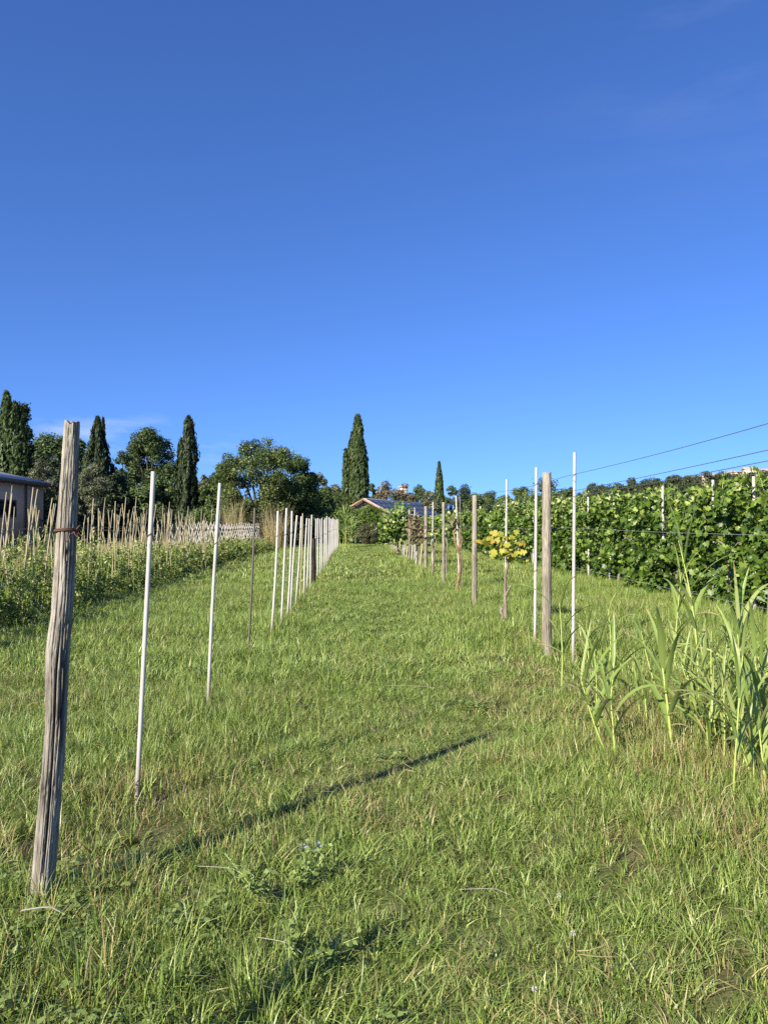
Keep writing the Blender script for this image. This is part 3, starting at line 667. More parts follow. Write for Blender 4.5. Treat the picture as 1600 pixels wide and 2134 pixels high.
# ------------------------------------------------------------------ vineyard on the right
def vine_plant(seed, n=1250, tall=2.27, lsize=.148):
    r = np.random.default_rng(seed)
    k = 34
    cl = np.stack([r.uniform(-.36, .36, k)*(1+.25*r.random(k)), r.uniform(-.7, .7, k), r.uniform(.14, tall-.1, k)], 1)
    rad = r.uniform(.16, .30, k)
    w = r.integers(0, k, n); dirs = rnd_unit(r, n)
    C = cl[w]+dirs*(rad[w]*(.35+.65*r.random(n)))[:, None]
    C[:, 2] = np.maximum(C[:, 2], .08+.2*r.random(n))
    side = np.stack([np.sign(C[:, 0]+1e-3)*.75, r.normal(0, .35, n), r.uniform(.1, .9, n)], 1)
    N = unit(side+.8*r.normal(size=(n, 3)))
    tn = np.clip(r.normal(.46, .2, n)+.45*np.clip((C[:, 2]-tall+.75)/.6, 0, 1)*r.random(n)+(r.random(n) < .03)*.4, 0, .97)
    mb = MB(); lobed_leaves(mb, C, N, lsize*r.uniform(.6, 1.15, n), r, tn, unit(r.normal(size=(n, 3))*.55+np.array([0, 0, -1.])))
    # shoots that stand above the trellis
    sh = MB()
    for q in range(7):
        x0, y0 = r.uniform(-.25, .25), r.uniform(-.65, .65); hh = r.uniform(.08, .30)
        lx, ly = r.normal(0, .12, 2); z0 = tall-.2
        P = [(x0+lx*t, y0+ly*t, z0+hh*t*1.15) for t in np.linspace(0, 1, 5)]
        mb.tube(P, [.006, .005, .004, .003, .002], 5, .5, mi=1)
        m = r.integers(4, 8); tt = r.uniform(.3, 1, m)
        Cs = np.stack([x0+lx*tt, y0+ly*tt, z0+hh*tt*1.15], 1)+r.normal(size=(m, 3))*.035
        lobed_leaves(mb, Cs, rnd_unit(r, m), lsize*(1.0-.6*tt)*.9, r, np.clip(.62+.4*tt*r.random(m), 0, 1), unit(r.normal(size=(m, 3))*.6+np.array([0, 0, .6])))
    tk = MB()
    P = [(0, 0, -.15), (.03, .02, .2), (-.02, -.03, .5), (.03, .02, .8), (0, .05, 1.1)]
    tk.tube(P, [.035, .032, .028, .026, .02], 8, .3)
    for sgn in (-1, 1): tk.tube([(0, .04, 1.0), (0, .25*sgn, 1.15), (.02, .6*sgn, 1.2)], [.02, .015, .01], 6, .3)
    return mb.mesh('foliage', [M['vine'], M['reedstem']]), tk.mesh('trunk', M['vinebark'])
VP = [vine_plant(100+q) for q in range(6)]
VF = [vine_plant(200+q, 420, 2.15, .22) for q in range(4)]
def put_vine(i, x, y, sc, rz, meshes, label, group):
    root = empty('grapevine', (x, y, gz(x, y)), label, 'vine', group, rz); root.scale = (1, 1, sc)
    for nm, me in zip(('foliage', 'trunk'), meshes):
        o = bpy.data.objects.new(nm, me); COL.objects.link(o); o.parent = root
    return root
rr = random.Random(4)
yy = 7.6; i = 0
while yy < 74:
    x = 6.42-.0385*yy
    put_vine(i, x+rr.uniform(-.1, .1), yy, rr.uniform(.93, 1.06)*(1.0 if yy > 13 else .95), (0 if rr.random() < .5 else PI)+.0385+rr.uniform(-.12, .12), VP[i % 6] if yy < 34 else VF[i % 4],
             '%s grapevine of the dense leafy vineyard row, counting from the camera' % nth(i+1), 'grapevines of the front vineyard row')
    yy += 1.12 if yy < 34 else 1.3; i += 1
yy = 12.5; i = 0
while yy < 74:
    x = 9.0-.0385*yy
    put_vine(i, x+rr.uniform(-.1, .1), yy, rr.uniform(.95, 1.08), (0 if rr.random() < .5 else PI)+rr.uniform(-.12, .12), VF[i % 4],
             '%s grapevine of the second vineyard row, behind the front leafy row' % nth(i+1), 'grapevines of the second vineyard row')
    yy += 1.5; i += 1
# white stakes standing inside the leafy row
for i, (px, pyt, x_) in enumerate([(1485, 1000, 6.4), (1380, 1012, 6.38), (1269, 1030, 6.32), (1225, 1050, 6.22), (1110, 1056, 6.32), (1570, 1002, 6.4), (1168, 1040, 6.38)]):
    d = x_/((px-CX)/F+.0385); p = at(px, pyt, d); z0 = gz(p.x, d)
    o = MB().tube([(0, 0, -.2), (.01, 0, 1), (0, 0, max(p.z-z0, 2.25))], .026, 10).build('white_stake', M['white'], smooth=True)
    o.location = (p.x, d, z0)
    tag(o, '%s white stake from the right edge standing inside the leafy vineyard row' % nth(1+sorted([-1485, -1380, -1269, -1225, -1110, -1570, -1168]).index(-px)), 'stake', 'white stakes in the vineyard row')

# ------------------------------------------------------------------ bean rows and canes on the left
def bean_mesh(seed, n=1800, h=.86, sz=.042):
    r = np.random.default_rng(seed); k = 26
    cl = np.stack([r.uniform(-.42, .42, k), r.uniform(-.5, .5, k), r.uniform(.08, h+.06, k)*r.uniform(.6, 1.05, k)], 1); rad = r.uniform(.06, .19, k)
    w = r.integers(0, k, n); dr = rnd_unit(r, n); C = cl[w]+dr*(rad[w]*(.3+.7*r.random(n)))[:, None]; C[:, 2] = np.maximum(C[:, 2], .03)
    mb = MB(); N = unit(dr+np.array([0, -.2, .7])+.7*r.normal(size=(n, 3)))
    leaf_quads(mb, C, N, sz*r.uniform(.6, 1.35, n), .75, r, np.clip(r.normal(.42, .2, n)+.3*np.clip(C[:, 2]/h, 0, 1)**2+(r.random(n) < .06)*.5, 0, 1))  # leaf colour lightens with height, painting in the sunlit top of the bed
    st = MB()
    for q in range(8):
        x0, y0 = r.uniform(-.4, .4), r.uniform(-.4, .4); a, b_ = r.normal(0, .12, 2); hh = h*r.uniform(.7, 1.3)
        st.tube([(x0, y0, -.05), (x0+a*.5, y0+b_*.5, hh*.5), (x0+a, y0+b_, hh)], [.004, .0035, .002], 5, .0)
    return mb.mesh('foliage', M['bean']), st.mesh('stems', M['reedstem'])
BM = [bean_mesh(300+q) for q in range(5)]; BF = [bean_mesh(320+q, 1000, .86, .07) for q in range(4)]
yy = 7.8; i = 0
while yy < 46:
    sc = rr.uniform(.85, 1.12)*np.interp(yy, [8, 16, 30, 46], [1.28, 1.12, .9, .75])*rr.uniform(.85, 1.15)
    for lane, off in enumerate((-5.15, -5.95)):
        x = off-.0385*yy+rr.uniform(-.12, .12)
        root = empty('bean_plant', (x, yy+lane*.3, gz(x, yy)), '%s bushy bean plant of the %s, counting from the camera' % (nth(i+1), 'front bed beside the grass' if lane == 0 else 'rear bed under the canes'), 'bean plant', 'bean plants in the %s bed' % ('front', 'second')[lane], rr.uniform(0, 6.28))
        root.scale = (1.05, 1.05, sc*(1+.08*lane))
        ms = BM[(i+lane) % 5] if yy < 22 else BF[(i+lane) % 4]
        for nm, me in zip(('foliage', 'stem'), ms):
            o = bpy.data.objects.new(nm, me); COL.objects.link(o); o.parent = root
    yy += .85 if yy < 22 else 1.1; i += 1

def cane_frame(x, y, h1, h2, spread, cross, matk, label, group, rad=.0118, seed=0, cat='canes'):
    """two canes pushed in apart and tied where they cross"""
    q = random.Random(seed); z0 = gz(x, y)
    root = empty('cane_trellis', (x, y, z0), label, cat, group, q.uniform(-.25, .25))
    cz = cross
    for sgn, h in ((-1, h1), (1, h2)):
        bx = sgn*spread*.5*q.uniform(.8, 1.2); by = q.uniform(-.2, .2)+sgn*.012
        sl = -bx/cz; sy = (sgn*.012-by)/cz; bow = q.uniform(-.02, .02)
        P = [(bx+sl*z+bow*math.sin(PI*max(z, 0)/h), by+sy*z, z) for z in np.linspace(-.2, h, 9)]
        R = np.linspace(rad*1.1, rad*.75, 9); R[[3, 5, 7]] *= 1.15
        MB().tube(P, R, 7).build('cane', M[matk], root, smooth=True)
    a = np.linspace(0, 4*PI, 26)
    MB().tube(np.stack([rad*2.4*np.cos(a), rad*2.4*np.sin(a)*1.2, cz+.012*np.sin(a*1.3)], 1), .003, 5).build('wire_tie', M['wire'], root)
    return root
q = random.Random(33); n = 0
yy = 8.6
while yy < 27:
    x = -4.95-.0385*yy; cr = q.uniform(1.3, 1.5)
    cane_frame(x+q.uniform(-.15, .15), yy, cr+q.uniform(.12, .7), cr+q.uniform(.05, .5), q.uniform(.08, .4), cr, 'cane', '%s bamboo cane pair along the front edge of the bean bed, counting from the camera' % nth(n+1), 'bamboo cane pairs on the front bed edge', seed=n+900)
    yy += q.uniform(.9, 1.7); n += 1
q = random.Random(51); n = 0
yy = 10.0
while yy < 30:
    x = -6.9-.0385*yy; cr = q.uniform(1.3, 1.5)
    cane_frame(x+q.uniform(-.2, .2), yy, cr+q.uniform(.12, .8), cr+q.uniform(.05, .5), q.uniform(.08, .4), cr, 'cane', '%s bamboo cane pair at the back edge of the bean bed, counting from the camera' % nth(n+1), 'bamboo cane pairs on the back bed edge', seed=n+1100)
    yy += q.uniform(.9, 1.5); n += 1
q = random.Random(21); n = 0
GC = 'bamboo cane pairs over the bean beds'
yy = 8.2
while yy < 33:
    x = -5.6-.0385*yy
    cr = q.uniform(1.35, 1.55)
    cane_frame(x+q.uniform(-.12, .12), yy, cr+q.uniform(.12, .75), cr+q.uniform(.05, .55), q.uniform(.1, .45), cr, 'cane', '%s bamboo cane pair over the nearest bean beds, counting from the camera' % nth(n+1), GC, seed=n+1)
    yy += q.uniform(.55, .95); n += 1
yy = 12.0; n = 0
while yy < 40:
    x = -8.3-.0385*yy; cr = q.uniform(1.3, 1.55)
    cane_frame(x+q.uniform(-.15, .15), yy, cr+q.uniform(.1, .95), cr+q.uniform(.05, .6), q.uniform(.1, .5), cr, 'cane', '%s bamboo cane pair of the second cane row, counting from the camera' % nth(n+1), 'bamboo cane pairs of the second row', seed=n+300)
    yy += q.uniform(.7, 1.25); n += 1
yy = 30.5; n = 0
while yy < 60:
    x = -6.35-.0385*yy
    cane_frame(x, yy, q.uniform(1.5, 1.66), q.uniform(1.5, 1.66), .75, 1.28, 'palecane', '%s pale cane pair of the whitish lattice row, counting from the camera' % nth(n+1), 'pale cane pairs of the lattice row', .027, seed=n+600)
    yy += .86; n += 1
yy = 34; n = 0
while yy < 62:
    x = -8.0-.0385*yy
    cane_frame(x, yy, q.uniform(1.45, 1.62), q.uniform(1.45, 1.62), .8, 1.25, 'palecane', '%s pale cane pair of the rear whitish lattice row, counting from the camera' % nth(n+1), 'pale cane pairs of the rear lattice row', .024, seed=n+700)
    yy += 1.2; n += 1
for off, z, lab, y0, y1 in ((-5.6, 1.43, 'thin wire tying the nearest bamboo canes together', 6, 33), (-8.3, 1.42, 'thin wire tying the second row of bamboo canes together', 11, 40), (-6.35, 1.28, 'thin wire along the pale lattice of canes', 30, 60)):
    rod('cane_wire', lab, 'wire', [Vector((off-.0385*y, y, z+.02*math.sin(y*1.9))) for y in np.linspace(y0, y1, 60)], .0035, 'wire', 'wires of the cane rows', 5)

# ------------------------------------------------------------------ trees and bushes
def clumps_to_leaves(mb, r, cl, rad, n, size, aspect=.6, upb=.35, jit=.8, clt=.18):
    k = len(cl); p = (rad**2)/np.sum(rad**2); w = r.choice(k, n, p=p)
    dr = rnd_unit(r, n)
    C = cl[w]+dr*(rad[w]*(.35+.65*r.random(n)**.7+.18*np.abs(r.normal(size=n))*(r.random(n)<.3)))[:, None]*np.array([1, 1, .85])
    N = unit(dr+np.array([0, 0, upb])+jit*r.normal(size=(n, 3)))
    ct = r.normal(0, clt, k)
    leaf_quads(mb, C, N, size*r.uniform(.6, 1.35, n), aspect, r, np.clip(r.normal(.5, .18, n)+ct[w], 0, 1))
def limbs(mb, r, H, rad, targets, z0):
    mb.tube([(0, 0, -.3), (.02*H*r.normal(), .02*H*r.normal(), z0*.6), (0, 0, z0), (0, 0, H*.75)], [rad*1.3, rad, rad*.8, rad*.2], 9, .2)
    for t in targets:
        m = np.array(t)*.55+np.array([0, 0, z0*.35])
        mb.tube([(0, 0, z0*.85), tuple(m), tuple(t)], [rad*.5, rad*.3, rad*.1], 6, .2)
def crown_tree(name, label, cat, px, pytop, wpx, d, mat, seed, zbot=.2, k=46, n=9000, leaf=.22, crad=.26, group=None, flat=1.0, top=1.0, aspect=.6, depth=1.0, barkz=None, open_=0.0, xoff=0):
    k = int(k*1.35); n = int(n*1.5); leaf *= .82; crad *= .88
    r = np.random.default_rng(seed); b = Vector(((px-CX)/F*d, d, 0)); H = CAMH+(HY-pytop)/F*d; Wd = wpx/F*d
    root = empty(name, b, label, cat, group)
    z0 = H*zbot; rz = (H-z0)/2; cz = (H+z0)/2; rx = Wd/2
    u = rnd_unit(r, k); f = (.55+.45*r.random(k)**.5) if not open_ else (.72+.28*r.random(k))
    cr = crad*min(rx, rz)*r.uniform(.75, 1.35, k)
    wid = 1-(1-top)*np.clip(u[:, 2], 0, 1)
    cl = np.stack([u[:, 0]*f*(rx-cr*.7)*wid, u[:, 1]*f*(rx*depth-cr*.7)*wid, cz+u[:, 2]*f*(rz-cr*.7)*flat], 1)
    cl[0] = (r.normal()*.15*rx, 0, H-cr[0]*.9)
    mb = MB(); clumps_to_leaves(mb, r, cl, cr, n, leaf, aspect)
    mb.build('crown', M[mat], root)
    tk = MB(); limbs(tk, r, H*.9, max(.05, .035*H), cl[r.choice(k, 9, replace=False)], max(z0, .12*H))
    tk.build('trunk', M['bark'], root, smooth=True)
    return root
def cypress(label, px, pytop, wpx, d, seed, tips=((0, 1.0, 1.0),), n=9000, mat='cypress', prof=None, leaf=.5, rough=.0):
    """columns of upswept sprays, one per tip (offset in widths, height share, width share)"""
    r = np.random.default_rng(seed); H = CAMH+(HY-pytop)/F*d; Wd = wpx/F*d
    root = empty('cypress_tree', Vector(((px-CX)/F*d, d, 0)), label, 'cypress', 'cypress trees')
    mb = MB(); prof = prof or ([0, .05, .2, .5, .75, .9, 1], [.6, .82, 1, .92, .66, .36, .04])
    for ox, hs_, ws in tips:
        m = int(n*hs_*ws/sum(t[1]*t[2] for t in tips)); h = H*hs_
        z = h*r.random(m)**.85; th = r.uniform(0, 2*PI, m)
        rad = np.interp(z/h, *prof)*Wd*.5*ws
        lob = vnoise(np.stack([np.cos(th)*2.2+seed, np.sin(th)*2.2+ox*9, z*.33], 1)); lob2 = vnoise(np.stack([np.cos(th)*4+seed, np.sin(th)*4+ox, z*1.1], 1))
        rad = rad*(.70+.5*lob+(.25+rough)*(lob2-.5))*(.70+.3*r.random(m)**.5+np.where(r.random(m) < .12, r.uniform(.0, .3, m), 0))
        C = np.stack([ox*Wd+rad*np.cos(th), rad*np.sin(th), z+.15], 1)
        out = np.stack([np.cos(th), np.sin(th), np.zeros(m)], 1)
        N = unit(out+np.array([0, 0, .15])+.5*r.normal(size=(m, 3)))
        up = unit(np.array([0, 0, 1.])+.32*out+.22*r.normal(size=(m, 3)))
        leaf_quads(mb, C, N, leaf*r.uniform(.5, 1.3, m), .3, r, np.clip(r.normal(.42, .16, m)+.5*(lob2-.5), 0, 1), up)
    mb.build('crown', M[mat], root)
    MB().tube([(0, 0, -.3), (0, 0, .8), (tips[0][0]*Wd*.5, 0, H*.5), (tips[0][0]*Wd, 0, H*.93)], [.03*H*.6, .02*H*.6, .012*H, .01], 8, .2).build('trunk', M['bark'], root, smooth=True)
    return root
cypress('tall pointed twin-topped cypress above the pink house', 22, 822, 66, 58, 1, ((-.14, 1.0, .66), (.14, .93, .66), (-.42, .86, .6), (.32, .82, .5)), 19000, 'cypress', ([0, .05, .2, .5, .75, .9, 1], [.7, .9, 1, .96, .78, .48, .10]))
crown_tree('conifer_tree', 'very dark rounded conifer against the right side of the tall cypress by the house', 'conifer', 46, 838, 52, 64, 'darkpine', 2, .1, 60, 9000, .3, .5, top=.45)
crown_tree('pine_tree', 'dark umbrella pine seen behind the top of the weathered post', 'pine', 112, 900, 125, 78, 'pine', 3, .45, 46, 9000, .3, .34)
crown_tree('pine_tree', 'dark low pine filling the gap behind the silver olive near the pink house', 'pine', 92, 945, 90, 72, 'darkpine', 4, .1, 46, 8000, .3, .34)
crown_tree('olive_tree', 'silvery olive tree just right of the pink house roof', 'olive tree', 90, 956, 84, 52, 'olive', 5, .15, 60, 12000, .17, .26, aspect=.35)
cypress('broad ragged dark cypress right of the weathered post top', 203, 873, 80, 68, 6, ((0, 1.0, 1.0), (.14, .99, .3)), 13000, 'darkpine', ([0, .15, .45, .6, .75, .88, 1], [.95, 1, .95, .72, .48, .30, .05]), .42, .5)
crown_tree('olive_tree', 'pale olive tree in front of the broad ragged cypress', 'olive tree', 192, 965, 78, 54, 'olive', 7, .15, 60, 11000, .17, .26, aspect=.35)
crown_tree('broadleaf_tree', 'dark bushy tree between the weathered post and the ragged cypress', 'tree', 160, 912, 70, 80, 'pine', 8, .1, 50, 8000, .28, .32)
crown_tree('pine_tree', 'round-headed pine standing tall left of the narrow dark cypress', 'pine', 312, 887, 108, 84, 'pine', 9, .42, 60, 12000, .28, .3)
crown_tree('broadleaf_tree', 'dark green tree under the left side of the round-headed pine', 'tree', 262, 938, 72, 74, 'pine', 10, .05, 52, 9000, .26, .32)
crown_tree('broadleaf_tree', 'mid green tree below the round-headed pine, left of the narrow cypress', 'tree', 335, 985, 84, 64, 'bush', 11, .05, 52, 9000, .22, .3)
crown_tree('broadleaf_tree', 'dark shaded tree behind the bamboo canes below the ragged cypress', 'tree', 225, 1000, 90, 60, 'darkpine', 12, .02, 50, 9000, .24, .3)
cypress('narrow dark cypress with a blunt leaning top, left of the big walnut tree', 388, 872, 46, 57, 13, ((.1, 1.0, .72), (-.22, .82, .5), (.08, .7, .9)), 12000, 'darkpine', ([0, .1, .4, .7, .85, .95, 1], [.7, .9, 1, .85, .62, .45, .08]), .4, .45)
crown_tree('olive_tree', 'small silvery tree between the narrow cypress and the walnut tree', 'olive tree', 424, 988, 50, 76, 'olive', 14, .1, 36, 6000, .24, .32)
crown_tree('walnut_tree', 'broad spreading walnut tree with an uneven crown, left of the white pole row', 'walnut tree', 545, 909, 215, 55, 'broad', 15, .16, 95, 27000, .165, .19, open_=1, depth=.8, top=.9)
crown_tree('broadleaf_tree', 'rounded bright tree at the right shoulder of the walnut tree', 'tree', 625, 946, 95, 57, 'broad', 16, .08, 52, 10000, .2, .26)
crown_tree('broadleaf_tree', 'low leafy tree at the left shoulder of the walnut tree', 'tree', 465, 960, 90, 58, 'broad', 17, .08, 52, 9000, .2, .26)
crown_tree('olive_tree', 'grey-green olive tree right behind the walnut tree', 'olive tree', 664, 985, 66, 84, 'olive', 18, .08, 46, 8000, .24, .28)
crown_tree('olive_tree', 'low grey-green olive tree left of the twin-topped central cypress', 'olive tree', 700, 1008, 60, 90, 'olive', 19, .05, 46, 7000, .24, .28)
crown_tree('broadleaf_tree', 'dark green tree in front of the olives left of the central cypress', 'tree', 690, 1022, 90, 72, 'bush', 20, .02, 46, 7000, .24, .28)
cypress('tall twin-topped cypress standing alone behind the small solar-roofed house', 741, 869, 52, 85, 21, ((.08, 1.0, .56), (-.38, .72, .32), (.24, .80, .50), (-.10, .86, .46)), 17000, 'cypress', ([0, .05, .2, .5, .75, .9, 1], [.75, .95, 1, 1, .90, .64, .22]), .6)
for i, (px, pt, w, dd, mt, lab) in enumerate([
    (772, 1006, 40, 112, 'pine', 'dark tree just right of the twin-topped central cypress'),
    (806, 1000, 62, 108, 'tan', 'brownish olive tree above the small house roof'),
    (842, 1006, 52, 112, 'tan', 'brownish tree below the far pale house'),
    (872, 1008, 52, 128, 'pine', 'dark rounded tree left of the small pointed cypress'),
    (895, 1022, 50, 108, 'olive', 'greyish low tree directly left of the small pointed cypress'),
    (938, 1010, 46, 128, 'pine', 'dark rounded tree touching the small pointed cypress on its right'),
    (968, 1007, 52, 124, 'darkpine', 'darkest rounded tree midway between small cypress and yellow-leaved vine'),
    (1018, 1020, 56, 128, 'pine', 'dark low tree above the vineyard, left of the white pole with yellow vine'),
    (990, 1026, 60, 118, 'bush', 'low green tree behind the wooden post of the right row'),
    (1048, 1030, 50, 120, 'bush', 'low green tree behind the white pole with yellow vine'),
    (1138, 994, 112, 92, 'bush', 'big rounded green tree behind the tall wooden post and white poles'),
    (1085, 1012, 66, 96, 'bush', 'rounded green tree left of the tall white poles'),
    (1186, 1014, 54, 98, 'pine', 'dark tree behind the tallest white pole')]):
    crown_tree('broadleaf_tree', lab, 'tree', px, pt, w, dd, mt, 40+i, .04, 40, 6000, .28, .32, 'trees behind the vineyard')
cypress('small pointed cypress alone above the solar roof on the right', 915, 966, 22, 108, 61, ((0, 1, 1),), 5000, 'cypress', ([0, .05, .2, .5, .8, 1], [.6, .9, 1, .85, .5, .05]), .55)
for i, (px, pt, w, dd, mt, lab) in enumerate([
    (135, 965, 90, 70, 'darkpine', 'dark tree behind the lower half of the weathered post'),
    (245, 985, 80, 66, 'darkpine', 'dark tree filling the gap right of the pale olive'),
    (300, 1000, 90, 62, 'pine', 'dark green low tree under the round-headed pine trunk'),
    (360, 960, 70, 78, 'pine', 'dark tree just left of the narrow dark cypress'),
    (410, 1015, 70, 62, 'bush', 'mid green low tree right of the narrow dark cypress base'),
    (440, 1000, 80, 70, 'bush', 'green tree between the silvery tree and the walnut crown'),
    (5, 900, 60, 70, 'darkpine', 'dark tree behind the tall cypress at the left picture edge'),
    (672, 1018, 70, 66, 'bush', 'green tree filling the gap right of the walnut tree'),
    (585, 985, 110, 62, 'broad', 'dense green tree behind the right half of the walnut crown')]):
    crown_tree('broadleaf_tree', lab, 'tree', px, pt, w, dd, mt, 140+i, .02, 46, 8000, .26, .32, 'trees filling the left treeline')
# bushes and hedges in the middle ground
def bush(name, label, cat, px, pytop, wpx, d, mat, seed, n=5000, leaf=.14, k=34, depth=1.0, aspect=.6, group=None):
    return crown_tree(name, label, cat, px, pytop, wpx, d, mat, seed, .0, k, n, leaf, .34, group, 1.0, 1.0, aspect, depth)
bush('shrub', 'leafy green shrub under the left of the walnut tree, behind the canes', 'shrub', 428, 1046, 76, 50, 'bush', 71, 7000)
bush('shrub', 'green shrub among tall dry grass under the walnut tree', 'shrub', 478, 1056, 70, 51, 'bush', 72, 6000)
bush('shrub', 'dark shrub under the walnut tree behind the pale lattice canes', 'shrub', 545, 1066, 80, 53, 'lavender', 73, 6000)
bush('shrub', 'dark low shrub behind the first thin white poles of the left row', 'shrub', 610, 1084, 66, 50, 'lavender', 74, 6000)
bush('shrub', 'shaded shrub below the right shoulder of the walnut tree', 'shrub', 640, 1060, 70, 56, 'darkpine', 75, 6000)
bush('shrub', 'rounded green shrub left of the reed clump behind the white poles', 'shrub', 680, 1054, 80, 57, 'bush', 76, 8000, .15)
bush('hedge_bush', 'dark brownish rounded bush closing the end of the grass path', 'bush', 775, 1089, 74, 57, 'lavender', 77, 10000, .12, 46, .7)
bush('hedge_bush', 'dark bush at the right end of the path below the house eave', 'bush', 806, 1100, 40, 58, 'lavender', 78, 4000, .12, 30)
bush('climbing_vine', 'bright green creeper hanging over the front of the solar-roofed house', 'creeper', 768, 1050, 72, 68, 'climber', 79, 9000, .16, 40, .5)
bush('climbing_vine', 'mid green creeper between the reed clump and the house gable', 'creeper', 722, 1052, 66, 64, 'climber', 80, 6000, .16, 40, .6)
for i, (px, pt, w, dd, mt) in enumerate([(130, 1052, 60, 56, 'darkpine'), (180, 1058, 60, 58, 'darkpine'), (235, 1056, 60, 57, 'darkpine'), (290, 1058, 64, 56, 'darkpine'), (340, 1052, 60, 58, 'darkpine'), (385, 1062, 50, 54, 'darkpine')]):
    bush('hedge_bush', '%s dark hedge bush behind the bamboo canes, counting from the pink house' % nth(i+1), 'bush', px, pt, w, dd, mt, 90+i, 4500, .2, 30, 1.0, .6, 'dark hedge bushes behind the canes')

# tall dry grasses and the reed clumps further off
def grass_clump(name, label, cat, px, pytop, wpx, d, seed, mat, n=260, w=.02, part='blades', lean=.18):
    r = np.random.default_rng(seed); H = CAMH+(HY-pytop)/F*d; Wd = wpx/F*d
    o = blades(r, n, Wd*.42, H, w, lean, 4).build(name, M[mat]); o.location = ((px-CX)/F*d, d, 0); return tag(o, label, cat)
grass_clump('tall_grass_clump', 'tall dry straw-coloured grass clump left under the walnut tree', 'grass clump', 487, 1040, 46, 49.5, 1, 'drystraw')
grass_clump('tall_grass_clump', 'tall dry straw-coloured grass clump behind the first slim white poles', 'grass clump', 575, 1050, 62, 49, 2, 'drystraw', 330)

def reed(base, top, nl, label, group, seed, leaf_len=.55, leaf_w=.045, name='reed_plant', spread=1.0, stemr=.011, droop=1.0, side=0.0, mats=('reed', 'reedstem')):
    r = np.random.default_rng(seed); b = Vector(base); t = Vector(top)-b; H = t.length
    root = empty(name, b, label, 'reed', group)
    m = 14; tt = np.linspace(0, 1, m); T = np.array(t)
    ln = np.array([r.normal()*.02, r.normal()*.02, 0])
    axis = lambda s: T*s+ln*math.sin(PI*s)*H
    st = MB(); P = [tuple(axis(s)-np.array([0, 0, .08 if s == 0 else 0])) for s in tt]
    R = np.linspace(stemr, stemr*.35, m)*(1+.14*(np.arange(m) % 3 == 0))
    st.tube(P, R, 8, np.repeat(np.clip(.3+.6*tt, 0, 1), 8)); st.build('stem', M[mats[1]], root, smooth=True)
    mb = MB(); az0 = r.uniform(0, PI)
    for q in range(nl):
        s = .22+.78*(q+.5*r.random())/nl; o = axis(min(s, 1)); upper = s
        az = az0+PI*q+r.normal()*.5+side
        Ln = leaf_len*r.uniform(.7, 1.2)*(1-.35*max(0, s-.75)/.25)*(.7+.5*min(s/.5, 1)); w = leaf_w*.74*r.uniform(.75, 1.2)*(1-.3*max(0, s-.8)/.2)
        pit = r.uniform(.95, 1.25) if s < .8 else r.uniform(1.2, 1.45)          # start angle above horizontal
        bend = r.uniform(.7, 2.0)*droop if s < .8 else r.uniform(.1, .8)*droop
        ns = 9; hd = np.array([math.cos(az), math.sin(az), 0])*spread; sd_ = np.array([-math.sin(az), math.cos(az), 0])
        p = np.array(o); rows = []; a = pit; tw = r.normal()*.35
        for i in range(ns+1):
            u = i/ns; ww = w*.5*min(1, .35+u*4)*(1-u**2.2)**.8+.0006
            nrm = -math.sin(a)*hd+np.array([0, 0, math.cos(a)]); sv = sd_*math.cos(tw*u*2)+nrm*math.sin(tw*u*2)
            rows += [p-sv*ww+nrm*ww*.35, p, p+sv*ww+nrm*ww*.35]
            dirv = math.cos(a)*hd+np.array([0, 0, math.sin(a)]); p = p+dirv*Ln/ns; a -= bend/ns*(.4+1.2*u)
        V = np.array(rows); i0 = np.arange(ns)*3
        Fc = np.concatenate([np.stack([i0, i0+1, i0+4, i0+3], 1), np.stack([i0+1, i0+2, i0+5, i0+4], 1)])
        tb = float(np.clip(r.normal(.42, .18), .05, .75)); tv = np.full((ns+1, 3), tb); tv[:, 1] += .12; tv[-1] = 1; tv[-2] = np.where(r.random(3) < .5, 1, tb)
        if s < .4 and r.random() < .4: tv[ns//2:] = .97
        mb.add(V, Fc, tv.ravel())
    lf = mb.build('leaves', M[mats[0]], root, smooth=True)
    return root
GR = 'reeds in the right foreground'
